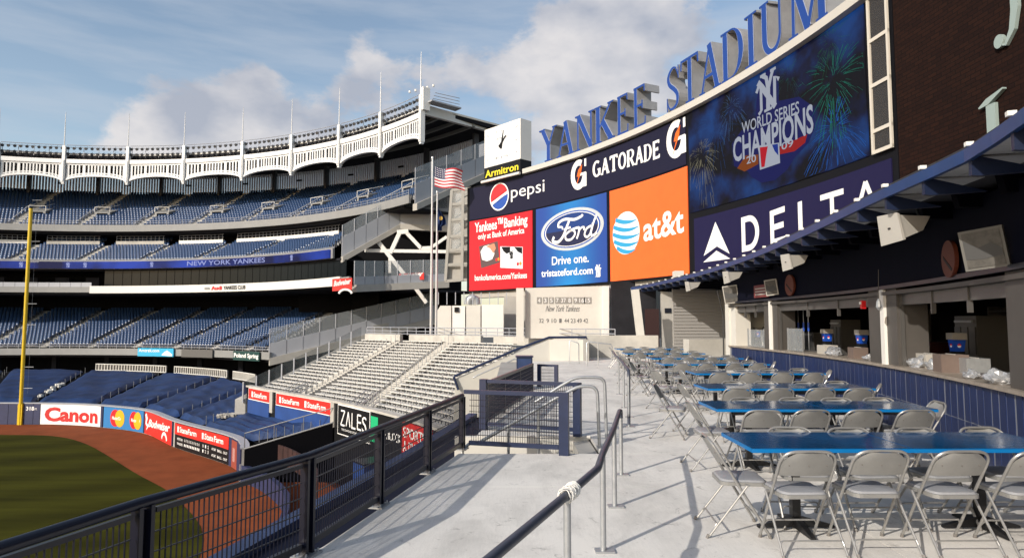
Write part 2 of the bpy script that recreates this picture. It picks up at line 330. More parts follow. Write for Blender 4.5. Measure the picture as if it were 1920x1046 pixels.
# serif glyphs as strokes in a unit box; T thick, t thin, s serif height
def glyph(ch, T=.22, t=.09, s=.045):
    G = []
    def st(x0, y0, x1, y1, w): G.append(([(x0, y0), (x1, y1)], w))
    def sf(x, y, w=.34): G.append(([(x - w / 2, y), (x + w / 2, y)], s))
    e = .015; b = s / 2; u = 1 - s / 2
    if ch == 'Y': st(.5, e, .5, .48, T); st(.5, .5, .16, 1 - e, T); st(.52, .44, .84, 1 - e, t); sf(.5, b, .42); sf(.14, u); sf(.86, u, .26)
    elif ch == 'A': st(.5, 1 - e, .12, e, t); st(.48, 1, .84, e, T); st(.24, .33, .74, .33, t * .8); sf(.12, b, .26); sf(.85, b)
    elif ch == 'N': st(.14, e, .14, 1 - e, t); st(.16, 1 - e, .84, e, T); st(.86, 0, .86, 1 - e, t); sf(.12, b, .28); sf(.12, u, .26); sf(.87, u, .28)
    elif ch == 'K': st(.2, e, .2, 1 - e, T); st(.3, .42, .82, 1 - e, t); st(.42, .56, .84, e, T); sf(.2, b); sf(.2, u); sf(.82, u, .28); sf(.86, b)
    elif ch == 'E': st(.22, e, .22, 1 - e, T); st(.1, b, .88, b, s * 1.3); st(.1, u, .84, u, s * 1.3); st(.3, .52, .68, .52, s * 1.4); st(.86, 0, .88, .2, t * .8); st(.82, 1, .84, .82, t * .8); st(.68, .42, .68, .62, t * .8)
    elif ch == 'T': st(.5, e, .5, 1 - e, T); st(.06, u, .94, u, s * 1.4); st(.08, 1, .06, .78, t * .8); st(.92, 1, .94, .78, t * .8); sf(.5, b, .42)
    elif ch == 'I': st(.5, e, .5, 1 - e, T * 2); sf(.5, b, .9); sf(.5, u, .9)
    elif ch == 'D':
        st(.2, e, .2, 1 - e, T); P = [(.2, u)] + arc(.45, .5, .42, .5 - s / 2, 90, -90, 16) + [(.2, b)]
        G.append((P, [s * 1.2] + [s + (T * 1.05 - s) * math.cos(math.radians(90 - 180 * i / 16)) ** 2 for i in range(17)] + [s * 1.2])); sf(.16, b, .26); sf(.16, u, .26)
    elif ch == 'U':
        P = [(.22, 1 - e)] + arc(.51, .32, .29, .29, 180, 360, 14) + [(.8, 1 - e)]
        G.append((P, [T] + [T + (t - T) * (i / 14) for i in range(15)] + [t])); sf(.22, u); sf(.8, u, .28)
    elif ch == 'M': st(.12, e, .14, 1 - e, t); st(.15, 1 - e, .5, e, T * .8); st(.5, 0, .83, 1 - e, t); st(.85, 1 - e, .86, e, T * .85); sf(.12, b, .24); sf(.86, b, .28); sf(.12, u, .2); sf(.86, u, .24)
    elif ch == 'S':
        P = cat_rom([(.84, .76), (.68, .95), (.42, .955), (.2, .80), (.28, .62), (.56, .48), (.78, .32), (.74, .12), (.46, .04), (.24, .09), (.12, .27)], 3)
        n = len(P) - 1; G.append(([tuple(p) for p in P], [t * .6 + (T - t * .6) * math.sin(PI * i / n) ** 1.5 for i in range(n + 1)])); st(.86, .98, .86, .68, t * .6); st(.12, .02, .12, .33, t * .6)
    elif ch == 'G':
        P = arc(.52, .5, .40, .46, 50, 320, 20); G.append((P, [t + (T - t) * abs(math.sin(math.radians((50 + 270 * i / 20) / 1 - 90))) for i in range(21)])); st(.84, .04, .84, .42, T); sf(.8, .44, .36)
    elif ch == 'O':
        G.append((arc(.5, .5, .38, .45, 0, 360, 24), [t + (T - t) * abs(math.cos(math.radians(15 * i))) for i in range(25)]))
    elif ch == 'R':
        st(.2, e, .2, 1 - e, T); P = [(.2, u)] + arc(.5, .73, .3, .25, 90, -90, 10) + [(.2, .48)]
        G.append((P, [s] + [s + (T - s) * math.cos(math.radians(90 - 18 * i)) ** 2 for i in range(11)] + [s])); st(.5, .48, .84, e, T * .9); sf(.2, b); sf(.16, u, .26); sf(.86, b, .28)
    elif ch == 'J':
        P = [(.62, 1 - e), (.62, .4)] + arc(.38, .3, .24, .26, 0, -150, 10); G.append((P, [T, T] + [T + (t - T) * i / 10 for i in range(11)])); sf(.62, u, .5); G.append((arc(.2, .2, .07, .07, 0, 360, 10), .14))
    return G
def draw_glyph(mb, ch, fn, x0, y0, w, h, d0, d1, st=.003, mul=1.0, **k):
    for i, (P, wd) in enumerate(glyph(ch, **k)):
        asp = h / w
        # widths are given in x units: scale space to keep stroke width even
        Q = [(p[0] * w, p[1] * h) for p in P]; sc = min(w, h) if w < h else w
        if isinstance(wd, (list, tuple)): ww = [max(q * w, .02) * mul for q in wd]
        else: ww = wd * (w if abs(P[0][0] - P[-1][0]) < abs(P[0][1] - P[-1][1]) * 1.2 else h) * mul
        if ch in 'SDUGOR' and isinstance(wd, (list, tuple)): ww = [q * .95 for q in ww]
        rib_mb(mb, [(x0 + q[0], y0 + q[1]) for q in Q], ww, fn, d0, d1 + i * st)
    return mb
def ny_logo(mb, fn, cx, cy, h, d, w=None):
    """interlocking N and Y"""
    w = w or h * .8; t = min(h * .085, w * .125)
    def P(*a): return [(cx + x * w, cy + y * h) for x, y in a]
    L_ = [([(-.5, .12), (-.36, .32), (-.3, .22), (-.3, -.42), (-.42, -.5)], 1.2), ([(-.42, .38), (-.25, .2), (.3, -.5)], 1.9), ([(.28, -.48), (.30, .3), (.48, .16)], 1.3),
          ([(-.22, .5), (-.05, .38), (.02, .02)], 1.4), ([(.24, .5), (.13, .3), (.02, .02)], 1.2), ([(.02, .06), (.0, -.5)], 1.7), ([(-.16, -.49), (.16, -.49)], .8), ([(-.3, .5), (-.08, .5)], .8), ([(.14, .5), (.36, .5)], .8)]
    for i, (p, ww) in enumerate(L_): rib_mb(mb, P(*p), t * ww, fn, d, d + .012 + i * .003)
# ============================================================ SETTING: ground
ZF, ZT = -8.17, -6.17
struct('ground', MB().quad((-900, -300, ZF - .3), (900, -300, ZF - .3), (900, 1500, ZF - .3), (-900, 1500, ZF - .3)), mat('city_asphalt', (.06, .06, .06), .9, var=.2, scale=.05))
struct('warning_track', MB().quad((-160, -60, ZF), (-8.6, -60, ZF), (-8.6, 75, ZF), (-160, 75, ZF)), M_CLAY)
ge = [(-110, 50), (-80, 56), (-60, 57.5), (-50, 57.2)] + [(-45.2, 56.3), (-40.1, 55.7), (-34.5, 51.9), (-25.1, 42.5), (-18.9, 36.2), (-13.2, 27.3), (-11, 12), (-12, -10)]
ge = [tuple(p) for p in cat_rom(ge, 5)]
struct('baseball_field', MB().add([(p[0], p[1], ZF + .02) for p in ge] + [(-150, -50, ZF + .02), (-150, 50, ZF + .02)], [tuple(range(len(ge) + 2))]), M_GRASS)
# ------------------------------------------------------------ terrace floor in cast slabs with joints
def wallx(y): return 6.95 - (.0175 if y < 16 else .004) * (y - 16) ** 2
FEN = [(-3.3, .1), (-2.12, 3.7), (-1.57, 4.94), (-1.29, 6.23), (-1.0, 7.58), (-.7, 8.94)]
def fenx(y):
    for a, b in zip(FEN, FEN[1:]):
        if y <= b[1]: return a[0] + (b[0] - a[0]) * (y - a[1]) / (b[1] - a[1])
    return FEN[-1][0]
struct('terrace_base', MB().prism([(-3.4, -3), (8, -3), (9, 60), (2, 60), (-.5, 28), (-.5, 10.2), (1.25, 10.2), (1.25, 8.7), (-.72, 8.7), (-1.6, 4.9)], -1.6, -.03), M_CONC2)
tf = thing('terrace_floor', 'pale sunlit concrete terrace floor under the tables and railings', 'floor'); tf['kind'] = 'structure'
del tf['label']; del tf['category']
def leftx(y): return fenx(y) + .04 if y < 8.66 else (1.22 if y < 10.0 else (max(-.47 + (y - 10.6) * .192, -.55) if y < 16 else (.56 if y < 28.5 else 1.75)))
ys = [-3, 2.6, 6.95, 8.66, 10.0, 11.2, 15.6, 20.0, 24.4, 28.5, 33.0]
def slab(poly): MB().prism(poly, -.06, 0).build('slab', M_FLOOR, tf)
g = .004
xcut = {1: 2.9, 2: 3.1, 5: 3.6, 6: 4.1, 4: 3.5, 3: 3.4, 7: 4.3, 8: 4.6, 0: 1.0}
for i in range(len(ys) - 1):
    a, b = ys[i] + g, ys[i + 1] - g; n = 5; yy = [a + (b - a) * k / n for k in range(n + 1)]
    lf = [(leftx(min(max(y, ys[i] + .01), ys[i + 1] - .01)), y) for y in yy]; rt = [(wallx(y) + .3 if y < 24 else 8.6, y) for y in yy]
    xc = xcut.get(i)
    if xc: slab(lf[::-1] + [(xc - g + .05 * i, a), (xc - g + .12, b)]); slab([(xc + g + .12, b), (xc + g + .05 * i, a)] + rt)
    else: slab(lf[::-1] + rt)
# ------------------------------------------------------------ bleacher stairwell beside the fence
sw = thing('stairwell', 'sunken concrete stairwell descending behind the blue gate panels', 'stairs', (0, 9.3, -1))
for k in range(8): MB().box((1.08 - k * .26, 9.33, -.08 - k * .155 - .4), (.26, 1.3, .8)).build('step', M_CONC, sw)
MB().box((.15, 10.06, -.85), (2.1, .12, 1.66)).build('side_wall', M_CREAM, sw)
# ============================================================ FOREGROUND FENCE
def mesh_panel(mb, a, b, z0, z1, sx=.037, sz=.105, r=.0036):
    a = Vector((*a, 0)); b = Vector((*b, 0)); n = int((b - a).length / sx)
    for i in range(1, n):
        p = a + (b - a) * i / n; mb.box((p.x, p.y, (z0 + z1) / 2), (r * 1.9, r * 1.9, z1 - z0))
    m = int((z1 - z0) / sz)
    for j in range(1, m):
        z = z0 + (z1 - z0) * j / m; mb.bar((a.x, a.y, z), (b.x, b.y, z), r * 2.1)
    return mb
def inset(a, b, d):
    a = Vector(a); b = Vector(b); u = (b - a).normalized(); return (a + u * d), (b - u * d)
FH = .775
fe = thing('terrace_fence', 'long navy mesh guard fence along the edge of the terrace above the field', 'fence', (FEN[2][0], FEN[2][1], 0))
f3 = [(p[0], p[1], FH - .03) for p in FEN]
MB().tube([(-3.2, .2, FH - .03)] + f3[1:], .033, 12).build('top_rail', M_NAVY, fe, smooth=True)
for k, (a, b) in enumerate(zip(FEN, FEN[1:])):
    p, q = inset(a, b, .075)
    MB().bar((p.x, p.y, .085), (q.x, q.y, .085), .04, .05).build('bottom_rail', M_NAVY, fe)
    MB().bar((p.x, p.y, .685), (q.x, q.y, .685), .03, .03).build('upper_rail', M_NAVY, fe)
    mesh_panel(MB(), p, q, .10, .675).build('wire_mesh', M_NAVY, fe)
def post(parent, x, y, h, rz, w=.05, m=M_NAVY, base=True, dbl=True):
    if dbl:
        c, s = math.cos(rz), math.sin(rz); mb = MB()
        for d in (-.038, .038): mb.box((x + c * d, y + s * d, h / 2 + .006), (.026, .07, h - .012), rz)
        mb.box((x - s * .02, y + c * .02, h / 2), (.04, .02, h - .05), rz)
        mb.build('post', m, parent)
    else: MB().box((x, y, h / 2), (w, w, h), rz).build('post', m, parent)
    if base:
        p = MB().box((x, y, .008), (.20, .15, .016), rz)
        p.build('base_plate', M_STEEL, parent)
        bt = MB()
        for dx in (-.075, .075):
            for dy in (-.05, .05):
                c, s = math.cos(rz), math.sin(rz); bt.tube([(x + c * dx - s * dy, y + s * dx + c * dy, .01), (x + c * dx - s * dy, y + s * dx + c * dy, .04)], .009, 6)
        bt.build('anchor_bolt', M_STEEL, parent)
for i in range(1, 6):
    a, b = FEN[i - 1], FEN[min(i + 1, 5)]; post(fe, FEN[i][0], FEN[i][1], FH - .05, math.atan2(b[1] - a[1], b[0] - a[0]))
# ledge outside the fence
lp = Path([(-3.3, .1)] + FEN[1:] + [(-.5, 10.0), (0.2, 14.0)], 1)
le = thing('padded_ledge', 'blue padded ledge running outside the navy mesh fence above the field', 'ledge', (-3, 4.9, -.3))
lp.slab(MB(), 0, lp.L, -1.8, -.34, .06, .98, .5).build('ledge_body', mat('ledge_dark', (.004, .006, .018), .7, spec=.15), le)
lp.slab(MB(), 0, lp.L, -.7, -.25, .985, 1.18, .5).build('padding', mat('ledge_blue_padding', (.016, .034, .10), .5, var=.25, scale=3, bump=.4, bscale=8), le)
# ------------------------------------------------------------ gate panels round the stairwell
def gate(name, label, a, b, ph, w=.13, mid=None, ends=(1, 1), zr=None, m=M_NAVYL):
    t = thing(name, label, 'fence', (b[0], b[1], 0)); rz = math.atan2(b[1] - a[1], b[0] - a[0])
    MB().bar((a[0], a[1], ph - .03), (b[0], b[1], ph - .03), .05, .055).build('top_rail', m, t)
    p, q = inset(a, b, w / 2 + .01)
    MB().bar((p.x, p.y, .10), (q.x, q.y, .10), .04, .06).build('bottom_rail', m, t)
    mesh_panel(MB(), p, q, .13, ph - .06, .033, .075).build('wire_mesh', M_NAVY, t)
    for e, pt in zip(ends, (a, b)):
        if e: MB().box((pt[0], pt[1], ph / 2), (w, w * .8, ph), rz).build('post', m, t)
    for c in (mid or []):
        x, y = a[0] + (b[0] - a[0]) * c, a[1] + (b[1] - a[1]) * c; MB().box((x, y, ph / 2), (.04, .04, ph - .06), rz).build('post', m, t)
    return t
gate('gate_panel', 'nearer blue mesh panel ending in the thick blue post, in front of the stair rail', (-.67, 8.93), (.70, 8.57), .83, ends=(0, 1))
gate('gate_panel', 'farther blue mesh panel across the back of the stairwell', (-.47, 10.55), (1.02, 9.95), .83, w=.12)
gate('side_fence', 'navy mesh fence going back along the walkway edge towards the navy cabinet', (-.47, 10.75), (.50, 15.6), .76, w=.07, mid=(.33, .66), m=M_NAVY)
gate('small_gate', 'small far mesh gate beside the navy cabinet at the top of the aisle', (.75, 17.4), (1.2, 17.2), .62, w=.10)
cb = thing('navy_cabinet', 'dark navy square metal cabinet standing at the top of the bleacher aisle', 'cabinet', (.35, 16.9, 0))
MB().box((.33, 16.9, .45), (.42, .42, .80)).build('cabinet_body', M_NAVYL, cb); MB().box((.33, 16.68, .45), (.36, .012, .72)).build('door', mat('cabinet_door', (.02, .04, .11), .4, var=.2, scale=5), cb)
MB().box((.33, 16.9, .86), (.47, .47, .03)).build('lid', M_NAVYL, cb)
# galvanised stair handrail seen through the gate
def rail(name, label, pts, r, m, posts=(), grp=None, cat='handrail', extra=None, pr=.021, pm=None):
    t = thing(name, label, cat, (pts[0][0], pts[0][1], 0), grp)
    MB().tube(pts, r, 12).build('rail', m, t, smooth=True)
    for (x, y, z0, z1) in posts:
        MB().tube([(x, y, z0), (x, y, z1)], pr, 10).build('post', pm or M_STEEL, t, smooth=True)
        MB().box((x + .01, y, z0 + .008), (.15, .10, .016)).build('base_plate', M_STEEL, t)
    return t
def bend(a, b, c, r=.1, n=5):
    a, b, c = map(Vector, (a, b, c)); u = (a - b).normalized(); v = (c - b).normalized(); p = b + u * r; q = b + v * r
    return [tuple((p * (1 - t) ** 2) + b * 2 * t * (1 - t) + q * t * t) for t in [i / n for i in range(n + 1)]]
rail('stair_handrail', 'sloping galvanised handrail going down the stairwell behind the blue mesh', [(-.62, 9.05, -.35), (-.72, 9.05, -.25), (-.7, 9.05, -.02), (-.6, 9.06, .06), (-.45, 9.08, .08)] + [(.65, 9.1, .70)] + bend((.65, 9.1, .70), (.95, 9.1, .86), (1.15, 9.1, .86), .1) + bend((1.0, 9.1, .86), (1.22, 9.1, .86), (1.24, 9.1, .2), .13) + [(1.245, 9.1, 0)], .024, M_STEEL, [(-.05, 9.09, -.9, .28), (.38, 9.1, -.6, .54)])
rail('looped_handrail', 'taller looped galvanised handrail rising behind the near blue post', [(.35, 9.75, .55), (.72, 9.75, .78)] + bend((.7, 9.75, .8), (1.0, 9.75, .93), (1.2, 9.75, .93), .1) + bend((1.1, 9.75, .93), (1.42, 9.75, .93), (1.44, 9.75, .3), .13) + [(1.445, 9.75, 0)], .024, M_STEEL)
# centre handrail with three joints, painted tube and wire wrapping
R1 = [(-1.2, .2), (-.12, 2.77), (.33, 3.85), (.60, 4.5), (.71, 5.02), (.99, 6.2), (1.25, 7.40)]
pts = [(x, y, .745) for x, y in R1[:3]] + bend((.33, 3.85, .745), (.61, 4.54, .745), (.71, 5.02, .745), .06) + [(x, y, .745) for x, y in R1[4:]] + [(1.265, 7.43, .74), (1.27, 7.452, .72), (1.27, 7.455, .66)]
t = rail('centre_handrail', 'long dark painted tube handrail on galvanised posts running up the middle of the terrace', pts, .027, M_STEELD, [(.33, 3.85, 0, .74), (.71, 5.02, 0, .74), (.99, 6.2, 0, .74), (1.27, 7.455, 0, .70)], pr=.0235)
hw = thing('wire_tie', 'white wire wrapping knotted round the dark centre handrail', 'wire', (.36, 3.93, .74)); rr = random.Random(3)
for k in range(26):
    c = Vector((.345 + .055 * rr.uniform(-1, 1), 3.91 + .09 * rr.uniform(-1, 1), .75)); c = Vector((.33, 3.85, .748)) + Vector((.38, .92, 0)) * rr.uniform(-.04, .14)
    a = rr.uniform(0, 6.28); tl = rr.uniform(-.6, .6); rad = .038 + rr.uniform(-.004, .010); P = []
    for i in range(15):
        th = 2 * PI * i / 14; off = tl * math.sin(th + a) * .045 + .012 * math.sin(3 * th + a)
        P.append(c + Vector((.92, -.38, 0)) * rad * math.cos(th) + Vector((0, 0, 1)) * rad * math.sin(th) + Vector((.38, .92, 0)) * off)
    MB().tube(P, .0035, 6, cap=False).build('wire_loop', M_WHITE, hw, smooth=True)
# far handrail
rail('far_handrail', 'dark topped handrail on four posts between the walkway and the far tables', [(2.9, 18.2, .93), (2.55, 15.6, .95), (2.3, 13.2, .95), (2.15, 12.1, .95)] + bend((2.1, 12.0, .95), (2.0, 10.85, .95), (1.98, 10.8, .5), .15) + [(1.98, 10.8, .05)], .027, M_STEELD, [(1.98, 10.8, 0, .85), (2.18, 11.9, 0, .94), (2.32, 13.2, 0, .94), (2.62, 15.6, 0, .94)])
# far aisle wall with blue rail
aw = thing('aisle_wall', 'white concrete aisle wall topped by a blue rail right of the bleachers', 'wall', (0, 28, 0))
MB().add([(-2.6, 28, -3), (1.75, 29, -3), (1.75, 29, .98), (-2.5, 28, -.72), (-2.6, 28.3, -3), (1.75, 29.3, -3), (1.75, 29.3, .98), (-2.5, 28.3, -.72)], [(0, 1, 2, 3), (4, 7, 6, 5), (3, 2, 6, 7), (0, 3, 7, 4), (1, 5, 6, 2)]).build('wall_body', M_CREAM, aw)
MB().box((2.6, 29.1, .48), (1.7, .3, .96)).build('wall_end', M_CREAM, aw)
MB().tube([(-2.35, 27.9, -1.2), (-2.55, 27.9, -.66), (-2.5, 27.95, -.60), (.2, 28.6, .53), (1.7, 29.0, 1.06), (3.42, 29.1, 1.07), (3.45, 29.1, .95), (3.45, 29.1, 0)], .055, 8).build('blue_rail', M_NAVYL, aw, smooth=True)
MB().tube([(-1.7, 27.7, -.66), (-1.5, 27.7, -.55), (.1, 28.1, .12), (.25, 28.1, .1)], .03, 8).build('grey_rail', M_STEEL, aw, smooth=True)
for i, (x, dx, lab) in enumerate([(2.45, .35, 'left of the two far grey hoop rails by the white aisle wall'), (3.0, .95, 'right of the two far grey hoop rails by the low concrete wall')]):
    y = 27.0 - i * 1.6; t = thing('hoop_rail', lab, 'handrail', (x, y, 0))
    MB().tube([(x, y, 0), (x, y, .92), (x + .06, y, .98), (x + dx, y - .1, .88), (x + dx + .04, y - .1, .82), (x + dx + .04, y - .1, 0)], .022, 8).build('rail', M_STEEL, t, smooth=True)
    if i: MB().tube([(x + .45, y - .05, 0), (x + .45, y - .05, .93)], .018, 6).build('post', M_STEEL, t)
# low wall closing the terrace
lw = thing('low_wall', 'low grey concrete wall closing the far end of the terrace', 'wall', (5, 31.5, 0))
MB().box((5.3, 31.5, .55), (3.9, .35, 1.1)).build('wall_body', M_CONC, lw)
MB().box((3.38, 30.1, .49), (.26, 2.5, .98)).build('wall_return', M_CONC2, lw)
l2 = thing('low_wall', 'separate tall pale wall block left of the counter pillar beyond the tables', 'wall', (6.3, 24, 0))
MB().prism([(6.55, 23.4), (8.3, 23.8), (8.2, 24.2), (6.45, 23.8)], 0, 1.13).build('wall_body', M_CONC, l2)
# ============================================================ TABLES AND CHAIRS
M_TT = mat('table_top_blue', (.004, .060, .165), .09, var=.4, scale=2.2, bump=.06, bscale=30)
M_TE = mat('table_edge_blue', (.005, .145, .40), .25)
M_CH = mat('chair_beige_enamel', (.245, .243, .235), .36, .25, var=.10, scale=6)
M_CT = mat('chair_tube_metal', (.33, .325, .315), .33, .55, var=.14, scale=12)
M_CS = mat('chair_grey_vinyl', (.27, .275, .29), .42, var=.08, scale=8, bump=.1, bscale=60)
M_CAP = mat('rubber_foot', (.16, .15, .14), .6)
TL = 2.6; TW = .76
def make_table():
    t = thing('folding_table', 'blue', 'table')
    ed = MB().box((0, 0, .735), (TL, TW, .03)).build('table_edge', M_TE, t)
    for s in (-1, 1): MB().box((s * (TL / 4 + .002), 0, .7525), (TL / 2 - .010, TW - .012, .006)).build('table_top', M_TT, t)
    MB().box((0, 0, .700), (TL - .35, .10, .035)).build('stretcher', M_BLACK, t)
    for s in (-1, 1):
        p = MB(); p.box((s * .8, 0, .36), (.07, .07, .68)); p.box((s * .8, 0, .705), (.30, .42, .02)).build('leg', M_BLACK, t)
        b = MB()
        for k in range(4):
            a = PI / 4 + k * PI / 2 if 0 else k * PI / 2; b.hexa([(s * .8 + math.cos(a) * .03 - math.sin(a) * .03, math.sin(a) * .03 + math.cos(a) * .03, .02), (s * .8 + math.cos(a) * .33 - math.sin(a) * .02, math.sin(a) * .33 + math.cos(a) * .02, .012), (s * .8 + math.cos(a) * .33 + math.sin(a) * .02, math.sin(a) * .33 - math.cos(a) * .02, .012), (s * .8 + math.cos(a) * .03 + math.sin(a) * .03, math.sin(a) * .03 - math.cos(a) * .03, .02), (s * .8 + math.cos(a) * .03 - math.sin(a) * .03, math.sin(a) * .03 + math.cos(a) * .03, .11), (s * .8 + math.cos(a) * .33 - math.sin(a) * .02, math.sin(a) * .33 + math.cos(a) * .02, .03), (s * .8 + math.cos(a) * .33 + math.sin(a) * .02, math.sin(a) * .33 - math.cos(a) * .02, .03), (s * .8 + math.cos(a) * .03 + math.sin(a) * .03, math.sin(a) * .03 - math.cos(a) * .03, .11)])
        b.build('foot', M_BLACK, t)
    return t
def make_chair():
    t = thing('folding_chair', 'beige', 'chair')
    def lean(z, x): return (x, .225 - z * .60, z)          # the long frame leans back
    P = [lean(.015, -.222)] + bend(lean(.015, -.222), lean(.79, -.215), lean(.79, .215), .13, 7) + bend(lean(.79, -.215), lean(.79, .215), lean(.015, .222), .13, 7) + [lean(.015, .222)]
    MB().tube(P, .0115, 8).build('back_frame', M_CT, t, smooth=True)
    # back plate, curved and dished between the tubes
    rows = []
    for j in range(7):
        z = .585 + .195 * j / 6; hw_ = .205 if j < 3 else .205 - .105 * (1 - math.cos((j - 3) / 3 * PI / 2)); row = []
        for i in range(9):
            u_ = -1 + 2 * i / 8; x, y, zz = lean(z, u_ * hw_); row.append((x, y - .028 * (1 - u_ * u_) - .004, zz))
        rows.append(row)
    mb = MB().grid(rows); mb.grid([[(p[0], p[1] + .007, p[2]) for p in r] for r in rows][::-1]); 
    bk = mb.build('backrest', M_CH, t, smooth=True)
    rv = MB()
    for u_ in (-.72, 0, .72):
        x, y, zz = lean(.675, u_ * .2); y -= .028 * (1 - u_ * u_) + .004; rv.tube([(x, y + .002, zz), (x, y - .004, zz)], .006, 6)
    rv.build('rivet', M_CAP, bk)
    # seat pan with rolled rim and cushion
    def rr_(w, d, r, yoff, taper=.0, n=4):
        o = []
        for cx, cy, a0 in ((w / 2 - r, d / 2 - r, 0), (-w / 2 + r, d / 2 - r, 90), (-w / 2 + r, -d / 2 + r, 180), (w / 2 - r, -d / 2 + r, 270)):
            for k in range(n + 1):
                a = math.radians(a0 + 90 * k / n); x = cx + r * math.cos(a); y = cy + r * math.sin(a); o.append((x * (1 + taper * y / d), y + yoff))
        return o
    MB().prism(rr_(.385, .39, .06, .03, .08), .412, .442).build('seat', M_CH, t)
    a = rr_(.37, .375, .06, .03, .08); b = rr_(.35, .355, .06, .03, .08); c = rr_(.26, .27, .06, .03, .08); n = len(a)
    v = [(p[0], p[1], .443) for p in a] + [(p[0], p[1], .458) for p in b] + [(p[0], p[1], .466) for p in c]
    MB().add(v, [(i, (i + 1) % n, n + (i + 1) % n, n + i) for i in range(n)] + [(n + i, n + (i + 1) % n, 2 * n + (i + 1) % n, 2 * n + i) for i in range(n)] + [tuple(range(2 * n, 3 * n))]).build('seat_cushion', M_CS, t, smooth=True)
    for s in (-1, 1):
        MB().tube([(s * .238, .035, .425), (s * .238, -.06, .30), (s * .245, -.285, .012)], .0105, 8).build('rear_leg', M_CT, t, smooth=True)
        MB().tube([(s * .245, -.287, .03), (s * .246, -.30, .0)], .0135, 8).build('foot_cap', M_CAP, t)
        x, y, z = lean(.03, s * .222); MB().tube([(x, y, z), (x, y + .01, .0)], .0145, 8).build('foot_cap', M_CAP, t)
        MB().bar((s * .20, .04, .425), (s * .238, .04, .425), .02, .012).build('hinge_bracket', M_CT, t)
    br = [(-.243, -.235, .08)] + bend((-.243, -.235, .08), (-.235, -.215, .115), (.235, -.215, .115), .03, 4) + [(.235, -.215, .115), (.243, -.235, .08)]
    MB().tube(br, .0075, 6).build('rear_brace', M_CT, t, smooth=True)
    y = .225 - .17 * .60; MB().tube([(-.22, y + .02, .13), (-.19, y, .17), (.19, y, .17), (.22, y + .02, .13)], .0075, 6).build('front_brace', M_CT, t, smooth=True)
    return t
tab0 = make_table(); ch0 = make_chair(); used = {'t': False, 'c': False}
NTH = ['leftmost', 'second from left', 'third from left', 'rightmost']
ORD = ['frontmost', 'second', 'third', 'fourth', 'fifth', 'sixth', 'seventh', 'farthest']
def chair(x, y, rz, lab, far):
    if not used['c']: used['c'] = True; o = ch0; o.location = (x, y, 0); o.rotation_euler = (0, 0, rz)
    else: o = copy_tree(ch0, None, (x, y, 0), rz)
    o['label'] = lab; o['category'] = 'chair'; o['group'] = 'beige folding chairs round the blue tables'
TB = [(1.95, 5.19), (2.42, 7.50), (3.02, 9.80), (3.67, 12.66), (3.68, 15.4), (3.95, 17.9), (3.70, 20.6), (4.00, 24.0)]
rr = random.Random(11)
for k, (tx, ty) in enumerate(TB):
    if not used['t']: used['t'] = True; o = tab0; o.location = (tx + TL / 2, ty + TW / 2, 0)
    else: o = copy_tree(tab0, None, (tx + TL / 2, ty + TW / 2, 0), rr.uniform(-.008, .008))
    o['label'] = f'{ORD[k]} long blue table from the camera, ringed by folding chairs'; o['group'] = 'long blue tables on the terrace'
    xs = [2.28, 2.86, 3.46, 4.05] if k == 0 else [tx + .40 + .585 * i + rr.uniform(-.04, .04) for i in range(4)]
    for i, x in enumerate(xs):
        chair(x, ty - .05 + rr.uniform(-.03, .03) - (.0 if k == 0 else .06), rr.uniform(-.06, .06), f'{NTH[i]} folding chair with back to camera, near side of {ORD[k]} blue table', False)
    for i in range(4):
        chair(tx + .62 + .59 * i + rr.uniform(-.05, .05), ty + TW - .22 + rr.uniform(-.02, .03), PI + rr.uniform(-.07, .07), f'{NTH[i]} folding chair tucked in facing the camera, far side of {ORD[k]} blue table', True)
    chair(tx + (-.02 if k == 0 else -.05 + rr.uniform(-.06, .08)), ty + .36, -PI / 2 + rr.uniform(-.12, .12), f'beige folding chair at the left end of the {ORD[k]} blue table', False)
    if 0 < k < 6: chair(tx + TL + .03, ty + .42, PI / 2 + rr.uniform(-.3, .1) - .25, f'beige folding chair at the right end of the {ORD[k]} blue table, by the tiled counter', False)
# a second chair pulled out at several far left ends
for k in (2, 3, 4, 5):
    tx, ty = TB[k]; chair(tx - .55, ty + .1 + .2 * (k % 2), -PI / 2 + .35 * (1 if k % 2 else -1), f'beige folding chair pulled away from the left end of the {ORD[k]} blue table', False)
# ============================================================ CONCESSION STAND
CW = Path([(wallx(y), y) for y in [2 + .5 * i for i in range(37)]], 1)   # y 2..20
def cs(y):                                         # arc position of a given y
    lo, hi = 0, CW.L
    for _ in range(30):
        m = (lo + hi) / 2
        if CW.pos(m, 0)[1] < y: lo = m
        else: hi = m
    return lo
def yu(u, o=-.03, z=1.6):
    lo, hi = 3.0, 19.95
    for _ in range(40):
        m = (lo + hi) / 2; p = CW.pos(cs(m), 0, o); w = p[1] * math.cos(PITCH) + (z - CAMH) * math.sin(PITCH)
        if 960 + FPX * p[0] / w > u: lo = m
        else: hi = m
    return lo
st = thing('concession_stand', 'concession stand with navy tiled counter and dark serving windows under the canopy', 'building', (6.5, 12, 0))
SL = CW.L
CW.slab(MB(), 0, SL, -.02, .985, -.30, -.003, .5).build('counter_wall', mat('tile_grout', (.15, .16, .19), .7), st)
M_TILE = mat('navy_glazed_tile', (.008, .019, .075), .42, spec=.3, var=.15, scale=3)
tw_ = .20; cache = MB().box((0, 0, 0), (tw_ - .010, .009, .479)); tile0 = None; n = int(SL / tw_)
